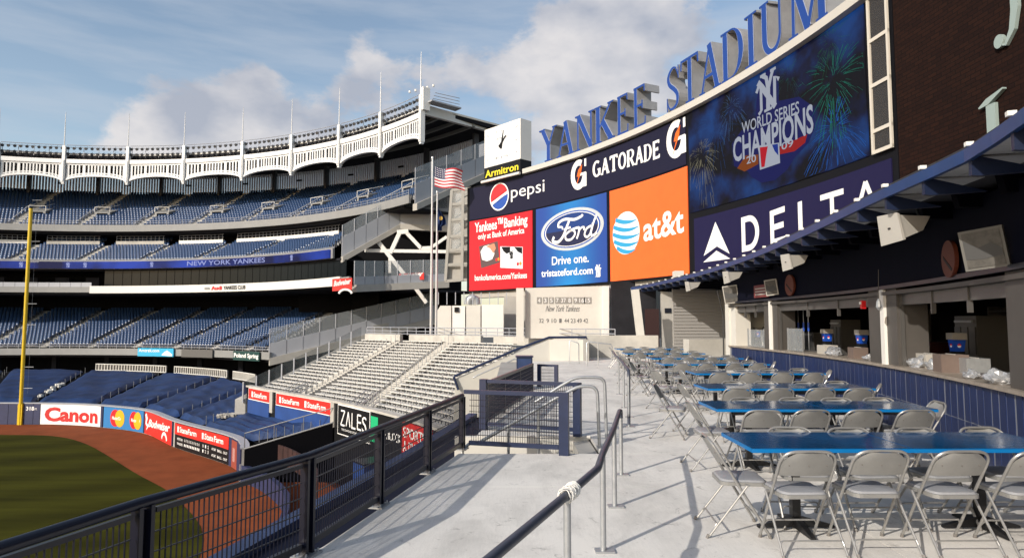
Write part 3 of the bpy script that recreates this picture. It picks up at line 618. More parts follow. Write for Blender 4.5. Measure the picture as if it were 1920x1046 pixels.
for i in range(n):
    for j in range(2):
        s_ = (i + .5) * tw_; p = CW.pos(s_, 0, -.004 + .0012 * random.random()); q = CW.pos(s_ + .02, 0, -.004); a = math.atan2(q[1] - p[1], q[0] - p[0])
        if tile0 is None:
            tile0 = cache.build('tile', M_TILE, None); tile0.parent = st
            tile0.matrix_basis = Matrix.Translation(Vector((p[0], p[1], .248 + j * .492)) - ORG[st.name]) @ Matrix.Rotation(a, 4, 'Z'); 
        else: inst(tile0, st, Matrix.Translation(Vector((p[0], p[1], .248 + j * .492)) - ORG[st.name]) @ Matrix.Rotation(a, 4, 'Z'))
M_CTOP = mat('steel_counter', (.36, .31, .26), .42, .35, var=.2, scale=5)
CW.slab(MB(), 0, SL, .995, 1.04, -.55, .05, .5).build('counter_top', M_CTOP, st)
M_BLOCK = mat('shutter_pier', (.075, .068, .062), .5, .15, var=.1, scale=2)
def pier(y0, y1, m=M_BLOCK, z0=1.04, z1=2.34, o0=-.5, o1=-.03, name='pier'): return CW.slab(MB(), cs(y0), cs(y1), z0, z1, o0, o1, .5).build(name, m, st)
pier(19.55, 20.0, M_CREAM); pier(yu(1458), yu(1433)); pier(yu(1683), yu(1630)); pier(2.2, yu(1890)); 
CW.slab(MB(), SL - .02, SL + .28, 0, 2.34, -.6, .02, .5).build('end_pillar', M_CREAM, st)
pier(yu(1664), yu(1657), M_WHITE, 1.04, 2.34, -.03, .02, 'shutter_guide'); pier(yu(1449), yu(1445), M_WHITE, 1.04, 2.34, -.03, .02, 'shutter_guide'); pier(yu(1657), yu(1654), M_BLACKP, 1.04, 2.34, -.03, -.01, 'shutter_guide')
CW.slab(MB(), 0, SL, 2.24, 2.30, -.12, .02, .5).build('head_rail', M_BLOCK, st)
CW.slab(MB(), 0, SL + .2, 2.345, 3.30, -.5, .0, .5).build('signband', mat('dark_signband', (.003, .0035, .010), .8, spec=.08), st)
CW.slab(MB(), 0, SL, 2.34, 2.40, .0, .05, .5).build('band_trim', M_NAVY, st)
# room behind the windows
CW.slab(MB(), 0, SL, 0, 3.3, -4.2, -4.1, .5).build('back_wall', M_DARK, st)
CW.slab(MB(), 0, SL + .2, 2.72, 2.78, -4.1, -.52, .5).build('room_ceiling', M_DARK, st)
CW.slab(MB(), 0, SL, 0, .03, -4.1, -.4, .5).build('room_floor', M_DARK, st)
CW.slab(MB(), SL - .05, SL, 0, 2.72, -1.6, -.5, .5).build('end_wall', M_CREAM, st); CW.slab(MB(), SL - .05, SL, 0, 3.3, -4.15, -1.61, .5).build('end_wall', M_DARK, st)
CW.slab(MB(), 0, SL + .3, 3.30, 14.5, -5.2, -4.25, .8).build('upper_wall', mat('upper_wall_dark', (.03, .022, .02), .8), st) if 0 else None
# back equipment
def eq(name, lab, cat, y, o, z, size, m, parts=None, grp=None):
    p = CW.pos(cs(y), 0, o); q = CW.pos(cs(y) + .02, 0, o); a = math.atan2(q[1] - p[1], q[0] - p[0])
    t = thing(name, lab, cat, (p[0], p[1], z), grp); t.rotation_euler = (0, 0, a); ORG[t.name] = Vector((0, 0, 0)); return t
PW = ['leftmost soda dispenser seen through the far serving window', 'blue soda dispenser second from the left, beside the glass guard', 'blue soda dispenser third from the left in the long middle window', 'blue soda dispenser just left of the middle pier', 'blue soda dispenser just right of the middle pier', 'largest blue soda dispenser, in the nearest serving window']
for (u_, lab) in zip((1398, 1466, 1550, 1615, 1708, 1793), PW):
    t = eq('soda_dispenser', lab, 'drinks dispenser', yu(u_, -.85), -.85, 1.04, None, None, grp='blue soda dispensers on the counter'); t.scale = (.62, .62, .72)
    MB().box((0, 0, .18), (.26, .26, .36)).build('dispenser_base', M_BLACKP, t)
    b = MB().hexa([(-.11, -.12, .36), (.11, -.12, .36), (.11, .12, .36), (-.11, .12, .36), (-.14, -.15, .62), (.14, -.15, .62), (.14, .15, .62), (-.14, .15, .62)]).build('dispenser_body', mat('soda_blue', (.010, .065, .40), .35), t)
    for sgn, m_ in ((1, M_RED), (-1, M_WTXT)):
        MB().mprism([(math.cos(x) * .045, math.sin(x) * .045 * 1) for x in [PI / 2 * (1 - sgn) + PI * i / 8 for i in range(9)]], lambda a_, b_, d: (-.128 - d, a_ * 1.0, .49 + b_), -.002, .004).build('round_logo', m_, b)
        MB().mprism([(math.cos(x) * .045, math.sin(x) * .045 * 1) for x in [PI / 2 * (1 - sgn) + PI * i / 8 for i in range(9)]], lambda a_, b_, d: (a_ * 1.0, .138 + d, .49 + b_), -.002, .004).build('round_logo', m_, b)
    MB().box((0, 0, .70), (.36, .34, .15)).build('dispenser_head', mat('dispenser_steel', (.40, .37, .33), .35, .4), t)
def crumple(name, lab, y, o, r, seed, sx=1.3):
    t = eq(name, lab, 'plastic bag', y, o, 1.04, None, None, grp='crumpled plastic bags on the counter'); bm = bmesh.new(); bmesh.ops.create_icosphere(bm, subdivisions=3, radius=1); rr = random.Random(seed)
    ds = [(Vector((rr.gauss(0, 1), rr.gauss(0, 1), rr.gauss(0, 1))).normalized(), rr.uniform(.08, .3)) for _ in range(22)]
    for v in bm.verts:
        n_ = v.co.normalized(); k = 1.0
        for d_, a_ in ds: k += a_ * (max(0, n_.dot(d_)) ** 14) - .06 * math.sin(9 * n_.dot(d_) * 2)* .35
        v.co = Vector((n_.x * r * sx * k, n_.y * r * k, max(0, n_.z * .75 + .5) * r * k * .9))
    me = bpy.data.meshes.new('crumpled_film'); bm.to_mesh(me); bm.free(); me.materials.append(mat('clear_plastic_film', (.34, .35, .37), .2, .3, var=.3, scale=20)); ob = bpy.data.objects.new('crumpled_film', me); COL.objects.link(ob); ob.parent = t
for a in [('crumpled_bag', 'rounded clear plastic bag beside the brown box under the nearest window', yu(1872, -.12), -.12, .13, 1), ('crumpled_bag', 'flat clear plastic bag between the rounded bag and the brown box', yu(1818, -.10), -.10, .075, 5, 1.7), ('crumpled_bag', 'tall clear plastic bag just right of the middle pier', yu(1718, -.25), -.25, .13, 2), ('crumpled_bag', 'spread clear plastic bag left of the brown box', yu(1750, -.25), -.25, .10, 3, 1.5), ('crumpled_bag', 'clear plastic bag in the middle window beside the small grey box', yu(1562, -.2), -.2, .14, 4, 1.5), ('crumpled_bag', 'small clear plastic bag pressed against the middle pier', yu(1626, -.2), -.2, .08, 6)]: crumple(*a)
def cbox(lab, y, o, d, m, grp=None):
    t = eq('cardboard_box', lab, 'box', y, o, 1.04, None, None); MB().box((0, 0, d[2] / 2), d).build('box_body', m, t); MB().box((0, 0, d[2] + .004), (d[0] * .98, .02, .008)).build('box_seam', M_CREAMD, t)
M_BRN = mat('brown_carton', (.13, .095, .08), .8, var=.1, scale=6)
cbox('brown box in the nearest window between the crumpled bags', yu(1780, -.3), -.3, (.30, .36, .26), M_BRN); cbox('silver steel tray box behind the rounded plastic bag', yu(1822, -.55), -.5, (.55, .3, .22), M_STEEL)
cbox('brown box left of the middle pier', yu(1607, -.25), -.25, (.28, .28, .22), M_BRN); cbox('grey box at the middle of the long window', yu(1550, -.4), -.4, (.4, .3, .2), M_CREAMD); cbox('dull steel box right of the middle pier', yu(1735, -.4), -.42, (.5, .26, .22), M_CREAMD)
t = eq('glass_guard', 'upright glass sneeze guard on the counter in the middle window', 'glass screen', yu(1490, -.2), -.2, 1.04, None, None); MB().box((0, 0, .29), (.85, .02, .56)).build('glass_pane', M_GLASSL, t); [MB().box((x, 0, .29), (.02, .03, .58)).build('upright', M_STEEL, t) for x in (-.42, .42)]
t = eq('glass_guard', 'small glass sneeze guard in the farthest serving window', 'glass screen', yu(1417, -.2), -.2, 1.04, None, None); MB().box((0, 0, .26), (1.2, .02, .5)).build('glass_pane', M_GLASSL, t); [MB().box((x, 0, .27), (.02, .03, .54)).build('upright', M_STEEL, t) for x in (-.58, .58)]
for i, (y, x) in enumerate([(yu(1497, -.7), 0), (yu(1507, -.7), 0), (yu(1516, -.7), 0)]):
    t = eq('beer_tap', ['left', 'middle', 'right'][i] + ' of the three chrome hanging tap rods in the middle window', 'tap', y, -.7, 1.04, None, None); MB().tube([(0, 0, 0), (0, 0, 1.25)], .012, 6).build('rod', M_STEEL, t); MB().tube([(0, 0, .5), (0, 0, .72)], .025, 8).build('handle', mat('soda_blue', (0, 0, 0)), t)
for i, (y, w_) in enumerate([(13.6, .9), (12.4, .6), (9.9, .9), (7.9, 1.0)]):
    t = eq('menu_screen', ['first', 'second', 'third', 'nearest'][i] + ' dim menu screen hanging inside the serving windows, counted from the far end', 'menu board', y, -1.4, 2.30, None, None); MB().box((0, 0, 0), (w_, .05, .26)).build('screen_body', mat('dim_screen', (.05, .05, .055), .3), t); MB().box((-w_ / 4, .03, 0), (w_ / 2 - .06, .012, .2)).build('menu_card', mat('menu_card', (.16, .16, .16), .5), t)
for i, y in enumerate((16.9, 13.2, 10.6, 8.3)):
    t = eq('storage_shelf', ['farthest', 'third nearest', 'second nearest', 'nearest'][i] + ' dark steel shelving against the back wall inside the serving windows', 'shelf', y, -3.6, 0, None, None)
    for z in (.5, 1.0, 1.5, 2.0): MB().box((0, 0, z), (1.5, .4, .03)).build('shelf_board', mat('shelf_steel', (.12, .12, .12), .5, .4), t)
    for x in (-.73, .73): MB().box((x, 0, 1.05), (.03, .4, 2.1)).build('upright', mat('shelf_steel', (0, 0, 0)), t)
    for k in range(7):
        w_ = random.uniform(.12, .25); h_ = random.uniform(.12, .3); MB().box((-.6 + k * .2, 0, [.515, 1.015, 1.515][k % 3] + h_ / 2), (w_ * .7, .25, h_)).build('stored_carton', M_BRN if k % 2 else mat('grey_carton', (.2, .2, .2), .7), t)
t = thing('hanging_pendant', 'small pale pendant hanging on a cord in front of the middle pier', 'pendant', DY(1647, 560, 10.6)); a = DY(1647, 560, 10.6); MB().tube([DY(1647, 505, 10.6), a], .006, 5).build('cord', M_BLACK, t); MB().tube([a, (a[0], a[1], a[2] - .05), (a[0], a[1], a[2] - .14), (a[0], a[1], a[2] - .19)], [.01, .035, .045, .012], 8).build('pendant_body', M_STEEL, t)
t = eq('fire_alarm', 'small red alarm box with strobe high on the middle pier', 'alarm', 11.95, 0.0, 2.1, None, None); MB().box((0, .0, 0), (.09, .07, .15)).build('alarm_box', M_RED, t); MB().box((0, .05, .03), (.06, .02, .05)).build('strobe', M_WTXT, t)
for i, (u_, w_, h_, o_, lab) in enumerate([(1415, .8, .7, -1.3, 'dull steel appliance in the farthest serving window'), (1530, .7, .55, -1.5, 'wide dull steel appliance left in the middle window'), (1585, .5, .9, -1.6, 'tall narrow steel appliance in the middle window'), (1745, .9, .45, -1.6, 'low dark red fronted appliance in the nearest window'), (1840, .7, .95, -1.7, 'tall dark steel appliance at the right of the nearest window')]):
    t = eq('kitchen_appliance', lab, 'appliance', yu(u_, o_), o_, .03, None, None); MB().box((0, 0, .45), (w_ + .3, .6, .9)).build('back_counter', mat('dull_steel', (.11, .105, .10), .4, .4), t)
    b = MB().box((0, 0, .9 + h_ / 2), (w_, .5, h_)).build('appliance_body', mat('appliance_red', (.06, .01, .01), .4) if i == 3 else mat('dull_steel', (0, 0, 0)), t)
    for k in range(3): MB().box((-w_ / 3 + k * w_ / 3, .26, .9 + h_ * .55), (w_ / 3 - .04, .02, h_ * .5)).build('front_panel', mat('dark_panel_grey', (.04, .04, .04), .35), b)
    MB().box((0, .28, .9 + h_ * .9), (w_ * .8, .03, .04)).build('handle', M_STEEL, b)
for i, (y0, y1) in enumerate([(yu(1433), yu(1376)), (yu(1630), yu(1458)), (yu(1890), yu(1683))]):
    for s_ in (y0, (y0 * 2 + y1) / 3, (y0 + 2 * y1) / 3, y1): CW.slab(MB(), cs(s_) - .02, cs(s_) + .02, 1.9 if s_ not in (y0, y1) else 1.04, 2.24, -.14, -.08, .5).build('window_frame', mat('dull_steel', (0, 0, 0)), st)
    CW.slab(MB(), cs(y0), cs(y1), 2.06, 2.235, -.16, -.10, .5).build('shutter_housing', mat('dull_steel', (0, 0, 0)), st); CW.slab(MB(), cs(y0), cs(y1), 1.04, 1.07, -.5, -.42, .5).build('sill', mat('dull_steel', (0, 0, 0)), st)
# hanging pictures and round emblems on the dark band
def wsign(name, lab, cat, y, z, w, h, fr, inner, tilt=0, o=.06, oval=False, yaw=0.0):
    t = eq(name, lab, cat, y, o, z, None, None); t.rotation_euler = (-tilt, .10 if yaw else 0, t.rotation_euler[2] - yaw)
    if oval:
        MB().mprism([(math.cos(a) * w / 2, math.sin(a) * h / 2) for a in [2 * PI * i / 24 for i in range(24)]], lambda a, b, d: (a, d, b), -.02, .03).build('disc', inner, t)
        MB().mprism([(-w * .3, -h * .28), (w * .34, h * .1), (w * .34, h * .02), (-w * .22, -h * .34)], lambda a, b, d: (a, d, b), .02, .034).build('emblem', M_BLACKP, t)
    else:
        MB().box((0, 0, 0), (w, .05, h)).build('frame', fr, t); MB().box((0, .028, 0), (w - .06, .01, h - .06)).build('picture', inner, t)
        MB().mprism([(-w * .42, -.02), (-w * .2, .06), (w * .1, .02), (w * .42, .12), (w * .42, -.10), (w * .05, -h * .25), (-w * .42, -h * .2)], lambda a, b, d: (a, d, b), .030, .038).build('dark_shape', mat('picture_dark', (.05, .05, .05), .6), t)
    return t
M_PIC = mat('faded_photo_print', (.07, .065, .058), .5, var=.5, scale=9); M_ORG = mat('orange_emblem', (.11, .022, .008), .6)
wsign('hanging_picture', 'large tilted framed black and white picture under the canopy at right', 'picture', yu(1845, .22, 2.6), 2.60, .42, .46, mat('picture_frame', (.12, .115, .105), .6), M_PIC, .12, .22, yaw=-.95)
wsign('hanging_picture', 'small framed picture on the navy band above the middle window', 'picture', yu(1447, .12, 2.6), 2.68, .34, .42, M_CREAMD, M_PIC, .1, .12, yaw=-.7)
wsign('hanging_picture', 'far tilted picture at the end of the navy band by the cream pillar', 'picture', 19.4, 2.62, .45, .55, M_CREAMD, M_PIC, .15, .15, yaw=-.9)
wsign('round_emblem', 'orange oval emblem right of the middle pier on the dark band', 'sign', yu(1782, .05, 2.6), 2.62, .44, .50, None, M_ORG, 0, .05, True); wsign('round_emblem', 'smaller orange oval emblem above the long middle window', 'sign', yu(1482, .05, 2.6), 2.68, .5, .52, None, M_ORG, 0, .05, True)
ms = thing('menu_sign', 'dull red menu sign with white lines at the far end of the navy band', 'sign', CW.pos(cs(17.4), 2.6, .06)); CW.slab(MB(), cs(17.0), cs(17.9), 2.45, 2.80, .01, .05).build('panel', mat('dull_red_panel', (.16, .03, .03), .6), ms)
for k in range(3): CW.slab(MB(), cs(17.1), cs(17.8), 2.52 + k * .08, 2.555 + k * .08, .05, .055).build('text_line', M_CREAMD, ms)
# ------------------------------------------------------------ canopy
CE = [(3.4, 3.0), (4.0, 4.9), (4.33, 5.9), (4.65, 8.0), (5.25, 11.4), (5.85, 15.7), (6.2, 21.0), (6.0, 27.5), (5.7, 30.0)]
CP = Path([(p.x, p.y) for p in cat_rom(CE, 5)], 1); ZC = 3.30
ca = thing('canopy', 'blue steel canopy with sloping fins over the concession counter', 'canopy', (6, 12, 3.3))
CP2 = CP
CP.slab(MB(), 0, CP.L, ZC - .01, ZC + .11, -.02, .03, .6).build('edge_beam', M_BLUEB, ca)
CP.slab(MB(), 0, CP.L, ZC + .10, ZC + .16, -4.2, -.03, .6).build('roof_deck', mat('canopy_deck', (.03, .03, .035), .7), ca)
M_JOIST = mat('joist_black', (.003, .003, .006), .8, spec=.05)
M_PANEL = mat('soffit_panel', (.42, .42, .42), .6, var=.1, scale=3)
sp = .92; nb = int(CP.L / sp)
for i in range(nb):
    s0 = i * sp + .2
    # fin: deep bracket tapering inwards
    def plate(P, s0, w):
        n = len(P); v = [CP.pos(s0, z, o) for o, z in P] + [CP.pos(s0 + w, z, o) for o, z in P]
        return MB().add(v, [tuple(range(n)), tuple(range(2 * n - 1, n - 1, -1))] + [(k, (k + 1) % n, n + (k + 1) % n, n + k) for k in range(n)])
    plate([(.0, ZC), (.0, ZC - .15), (-.07, ZC - .16), (-.62, ZC - .13), (-.05, ZC + .03)], s0, .06).build('bracket', mat('bracket_navy', (.005, .012, .040), .45), ca)
    plate([(-.85, ZC - .13), (-3.8, ZC - .22), (-3.8, ZC + .09), (-.80, ZC + .09)], s0 + .07, .12).build('joist', M_JOIST, ca)
    for j in range(2):
        for c in range(3):
            w_ = (sp - .07) / 3; CP.slab(MB(), s0 + .075 + c * w_, s0 + .075 + (c + 1) * w_ - .012, ZC + .035, ZC + .05, -.34 - j * .3, -.05 - j * .3 + .0, .6).build('soffit_panel', M_PANEL, ca)
    CP.slab(MB(), s0, s0 + .05, ZC + .13, ZC + .17, -.03, .035, .6).build('edge_clip', M_WHITE, ca)
# speakers
M_SPK = mat('speaker_off_white', (.46, .44, .40), .5)
SPK = [(1700, 430, 'nearest and largest'), (1492, 492, 'second nearest'), (1375, 520, 'third nearest'), (1300, 537, 'farthest')]
for (u, v, w_) in SPK: 
    s_, z_ = CP.hit(u, 440); zc = 2.94; r_ = ray(u, v); 
    x, y, _ = U(u, v, zc)
    t = thing('loudspeaker', f'{w_} white angled loudspeaker hanging below the canopy edge', 'loudspeaker', (x, y, zc), 'white loudspeakers under the canopy'); t.rotation_euler = (0, 0, .25); t.scale = [1.22 if u > 1600 else 1.05] * 3; ORG[t.name] = Vector((0, 0, 0))
    MB().hexa([(-.20, -.15, -.12), (-.12, .17, -.14), (.12, .13, -.02), (.10, -.10, -.02), (-.24, -.13, .12), (-.18, .15, .13), (.20, .12, .13), (.20, -.10, .13)]).build('cabinet', M_SPK, t)
    MB().hexa([(-.225, -.165, -.14), (-.145, .185, -.16), (-.115, .185, -.15), (-.19, -.165, -.13), (-.265, -.145, .14), (-.205, .165, .15), (-.175, .165, .14), (-.235, -.145, .13)]).build('grille', M_SPK, t)
    MB().tube([(.08, 0, .06), (.12, -.04, .12), (.14, .02, .30)], .012, 6).build('bracket', M_BLACK, t)
    MB().box((-.215, .0, .0), (.02, .03, .015)).build('badge', M_BLACK, t)
# pillars carrying the far canopy and the slanted column
for i, (u, w_, y, lab, m_) in enumerate([(1273, .42, 30.2, 'broad cream pillar behind the far tables', M_CREAM), (1300, .3, 33.5, 'narrow cream pillar right of the broad pillar at the far end', M_CREAM)]):
    x, _, _ = DY(u, 600, y); t = thing('canopy_pillar', lab, 'pillar', (x, y, 0)); MB().box((x, y, 2.1), (w_, .5, 4.2)).build('shaft', m_, t); MB().box((x, y, .06), (w_ + .06, .56, .12)).build('plinth', M_CREAMD, t)
sc_ = thing('slanted_column', 'leaning pale steel column under the scoreboard in front of the dark recess', 'column', (7.2, 38, 0)); MB().bar(DY(1190, 540, 38), DY(1202, 640, 38), .42).build('shaft', M_CREAM, sc_)
MB().box((*DY(1203, 645, 38)[:2], .3), (.7, .7, .2)).build('base', M_CREAMD, sc_)
rc = thing('recess_building', 'cream block building and dark doorway beneath the scoreboard at the far end', 'building', (8, 41, 0))
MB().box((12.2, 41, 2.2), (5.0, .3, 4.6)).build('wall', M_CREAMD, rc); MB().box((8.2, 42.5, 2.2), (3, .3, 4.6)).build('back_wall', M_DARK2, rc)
MB().box((9.05, 40.75, 1.3), (.9, .1, 2.6)).build('door', mat('dark_red_door', (.03, .010, .009), .5), rc); s = MB().box((10.1, 40.8, 2.5), (.42, .05, .3)).build('wall_sign', M_NAVY, rc)
wl = thing('shutter_wall', 'cream louvred wall beyond the end of the counter', 'wall', (9, 26, 0))
for k in range(24): MB().box((8.6, 27.0, .1 + k * .135), (3.4, .06, .115)).build('louvre', mat('louvre_grey', (.26, .25, .24), .6), wl)
MB().box((8.6, 27.1, 1.65), (3.4, .06, 3.3)).build('backing', M_CREAMD, wl)
dp = thing('downpipe', 'dark leaning stay rod beside the cream counter pillar', 'pole', (7, 20.3, 0)); MB().tube([DY(1345, 545, 20.4), DY(1356, 590, 20.4), DY(1357, 668, 20.4)], .025, 6).build('rod', M_BLACK, dp)
# ============================================================ SCOREBOARD
BC, BR = Vector((-40.876, 16.85)), 55.103
A0 = math.degrees(math.atan2(58 - BC.y, -4.1 - BC.x))
BP = Path([(BC.x + BR * math.cos(math.radians(A0 - .5 * i)), BC.y + BR * math.sin(math.radians(A0 - .5 * i))) for i in range(121)], -1)
def bfn(o=0.0): return lambda x, y, d: BP.pos(x, y, d + o)
def bs(u, v=450): return BP.hit(u, v)[0]
BZ0, BZ1 = 4.45, 14.2
S_L, S_R = 0.0, bs(1684, 300)
sb = thing('scoreboard', 'giant curved scoreboard with colourful advertising panels and a dark video screen', 'scoreboard', BP.pos(18, 4, 0))
M_BEZ = mat('scoreboard_bezel', (.006, .006, .008), .6, spec=.15)
BP.slab(MB(), S_L, S_R, BZ0, BZ1, -1.4, 0, 1.0).build('housing', M_BEZ, sb)
BP.slab(MB(), bs(985, 330), S_R, BZ1 + .005, BZ1 + .40, -1.6, .35, 1.0).build('top_rim', mat('rim_cream', (.50, .48, .44), .6), sb)
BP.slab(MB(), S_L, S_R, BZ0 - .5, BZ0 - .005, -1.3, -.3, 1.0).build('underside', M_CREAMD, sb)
def panel(name, u0, u1, z0, z1, m, lab=None):
    vv = 450
    s0, s1 = bs(u0, vv), bs(u1, vv); ob = BP.slab(MB(), s0, s1, z0, z1, .0, .05, .8).build(name, m, sb)
    if lab: ob['label'] = lab
    return ob, s0, s1
M_NVP = mat('navy_print', (.011, .010, .028), .5, spec=.2)
ZS = 11.0
top, a, b = panel('advert_panel', 881, 1290, ZS + .12, BZ1 - .15, M_NVP, 'long navy strip with soft drink adverts')
def btext(mb, txt, u0, v0, u1, v1, hpx, bold=0, shear=0, d=.062):
    s0, z0 = BP.hit(u0, v0); s1, z1 = BP.hit(u1, v1); h0 = BP.hit(u0, v0 - hpx)[1] - z0
    return text(mb, txt, bfn(), s0, s1, lambda t: z0 + (z1 - z0) * t, h0, d, bold, shear)
def ell(cx, cy, rx, ry, n=36, a0=0, a1=360): return [(cx + rx * math.cos(math.radians(a0 + (a1 - a0) * i / n)), cy + ry * math.sin(math.radians(a0 + (a1 - a0) * i / n))) for i in range(n + (0 if a1 - a0 == 360 else 1))]
def bshape(name, poly, m, parent, d=.056, th=.006): return conform(poly, bfn(), d + .004).build(name, m, parent)
M_PRED = mat('logo_red', (.55, .02, .025), .5); M_PBLU = mat('logo_blue', (.015, .07, .34), .5)
# cola logo
s0, z0 = BP.hit(937, 369); rz_ = BP.hit(937, 343)[1] - z0; rx_ = rz_
bshape('logo_rim', ell(s0, z0, rx_, rz_), M_WTXT, top, .052)
k = .90
bshape('logo_red', [(s0 + rx_ * k * math.cos(math.radians(t)), z0 + rz_ * k * math.sin(math.radians(t))) for t in range(20, 206, 6)] + [(s0 - .5 * rx_, z0 + .02 * rz_), (s0 - .1 * rx_, z0 + .05 * rz_), (s0 + .25 * rx_, z0 + .3 * rz_)][0:3], M_PRED, top, .060)
bshape('logo_blue', [(s0 + rx_ * k * math.cos(math.radians(t)), z0 + rz_ * k * math.sin(math.radians(t))) for t in range(215, 366, 6)] + [(s0 + .45 * rx_, z0 - .02 * rz_), (s0 + .1 * rx_, z0 - .35 * rz_), (s0 - .35 * rx_, z0 - .5 * rz_)], M_PBLU, top, .060)
btext(MB(), 'pepsi', 959, 372, 1022, 359, 22, 0, 0).build('lettering', M_WTXT, top)
# sports drink logos
def gbolt(u, v, hp):
    s0, z0 = BP.hit(u, v); h = (BP.hit(u, v - hp / 2)[1] - z0); w = h * .80
    mb = MB(); P = arc(s0, z0, w * .74, h * .78, 62, 345, 20); rib_mb(mb, P, w * .48, bfn(), .052, .060)
    rib_mb(mb, [(s0 + w * .74, z0 - h * .85), (s0 + w * .74, z0 + h * .02)], w * .46, bfn(), .052, .064); rib_mb(mb, [(s0 + w * .15, z0 - h * .02), (s0 + w * .9, z0 - h * .02)], h * .17, bfn(), .052, .067); rib_mb(mb, [(s0 + w * .84, z0 + h * .42), (s0 + w * .84, z0 + h * .90)], w * .22, bfn(), .052, .066)
    mb.build('letter', M_WTXT, top)
    bshape('bolt', [(s0 + w * .48, z0 + h * .62), (s0 - w * .02, z0 + h * .30), (s0 - w * .22, z0 - h * .10), (s0 + .0, z0 - h * .12), (s0 - w * .35, z0 - h * .80), (s0 + w * .34, z0 + h * .12), (s0 + w * .10, z0 + h * .12)], mat('bolt_orange', (.75, .13, .01), .5), top, .070)
gbolt(1086, 328, 58); gbolt(1269, 261, 74)
mb = MB(); gs = [BP.hit(1112 + (1240 - 1112) * i / 8, 334 - (334 - 296) * i / 8) for i in range(9)]
for i, ch in enumerate('GATORADE'):
    (sa, za), (sb_, zb) = gs[i], gs[i + 1]; h = BP.hit(1112, 305)[1] - BP.hit(1112, 334)[1]; w = (sb_ - sa)
    draw_glyph(mb, ch, lambda x, y, d, za=za, sa=sa: BP.pos(x, za + y, d), sa + w * .03, 0, w * .94, h, .052, .058, .001, T=.27, t=.17, s=.11)
mb.build('lettering', M_WTXT, top)
# bank panel
pn, s0, s1 = panel('advert_panel', 881, 999, BZ0 + .15, ZS, mat('bank_red', (.60, .006, .014), .5, var=.05, scale=1.2), 'red bank advertising panel')
btext(MB(), 'Yankees\u2122', 891, 436, 944, 427, 17, .022).build('lettering', M_WTXT, pn); btext(MB(), 'Banking', 946, 427, 990, 420, 17, .022).build('lettering', M_WTXT, pn)
btext(MB(), 'only at Bank of America', 897, 449, 984, 437, 10, .02).build('lettering', M_WTXT, pn); btext(MB(), 'bankofamerica.com/Yankees', 891, 526, 989, 521, 10, .02).build('lettering', M_WTXT, pn)
def quadp(name, pts, m, par, d=.056, th=.006):
    return conform([BP.hit(*p) for p in pts], bfn(), d + .004).build(name, m, par)
c1 = quadp('bank_card', [(899, 462), (934, 452), (938, 492), (903, 503)], mat('card_brown', (.10, .06, .06), .4), pn)
quadp('ball_print', [BPt for BPt in [(902, 472), (908, 462), (918, 459), (926, 464), (928, 476), (924, 486), (914, 490), (905, 487)]], M_WTXT, c1, .064); quadp('hand_print', [(912, 462), (928, 456), (931, 466), (926, 475), (920, 466)], mat('skin_print', (.5, .22, .13), .6), c1, .072)
c2 = quadp('bank_card', [(939, 462), (981, 463), (981, 504), (939, 502)], mat('card_white', (.66, .68, .72), .4), pn); quadp('card_corner', [(941, 463), (958, 463), (957, 473), (951, 476), (945, 471)], M_BLACKP, c2, .064); quadp('card_corner', [(965, 463), (980, 464), (980, 476), (972, 472)], M_BLACKP, c2, .064)
s_, z_ = BP.hit(960, 478); m_ = MB(); ny_logo(m_, bfn(), s_, z_, .62, .070); m_.build('monogram', M_BLACKP, c2)
for u, v, m_ in ((972, 495, M_PRED), (977, 494, mat('card_orange', (.7, .25, .03), .5)), (932, 487, M_PRED), (936, 486, mat('card_orange', (.7, .25, .03), .5))):
    s_, z_ = BP.hit(u, v); bshape('card_dot', ell(s_, z_, .15, .15, 12), m_, c2, .070 + (.004 if m_ is not M_PRED else 0))
# car panel
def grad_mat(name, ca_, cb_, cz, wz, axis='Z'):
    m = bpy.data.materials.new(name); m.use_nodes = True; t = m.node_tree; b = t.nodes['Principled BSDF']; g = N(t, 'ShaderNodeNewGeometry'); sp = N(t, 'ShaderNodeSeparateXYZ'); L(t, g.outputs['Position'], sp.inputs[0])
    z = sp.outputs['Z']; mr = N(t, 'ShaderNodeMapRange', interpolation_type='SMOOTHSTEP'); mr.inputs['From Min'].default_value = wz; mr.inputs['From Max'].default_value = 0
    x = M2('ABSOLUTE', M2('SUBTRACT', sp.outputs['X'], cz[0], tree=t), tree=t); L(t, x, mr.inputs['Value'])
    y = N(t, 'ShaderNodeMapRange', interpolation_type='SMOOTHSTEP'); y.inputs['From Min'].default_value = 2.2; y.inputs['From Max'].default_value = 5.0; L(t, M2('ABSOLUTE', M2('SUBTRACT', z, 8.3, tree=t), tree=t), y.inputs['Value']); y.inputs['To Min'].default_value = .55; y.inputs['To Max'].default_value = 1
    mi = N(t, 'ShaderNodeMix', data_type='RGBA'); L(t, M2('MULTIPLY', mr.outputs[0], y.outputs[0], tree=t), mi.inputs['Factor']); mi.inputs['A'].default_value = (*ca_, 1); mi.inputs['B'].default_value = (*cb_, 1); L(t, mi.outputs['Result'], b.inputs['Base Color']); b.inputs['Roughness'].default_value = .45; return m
s_mid = (bs(1006) + bs(1138)) / 2; fx = BP.pos(s_mid, 8, 0)
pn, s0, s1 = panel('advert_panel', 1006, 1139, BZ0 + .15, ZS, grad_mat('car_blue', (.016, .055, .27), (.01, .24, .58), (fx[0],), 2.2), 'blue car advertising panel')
s0, z0 = BP.hit(1073, 430); rx_ = (bs(1132) - bs(1014)) / 2; rz_ = BP.hit(1073, 391)[1] - z0
M_CHR = mat('chrome_print', (.72, .72, .72), .25, .5)
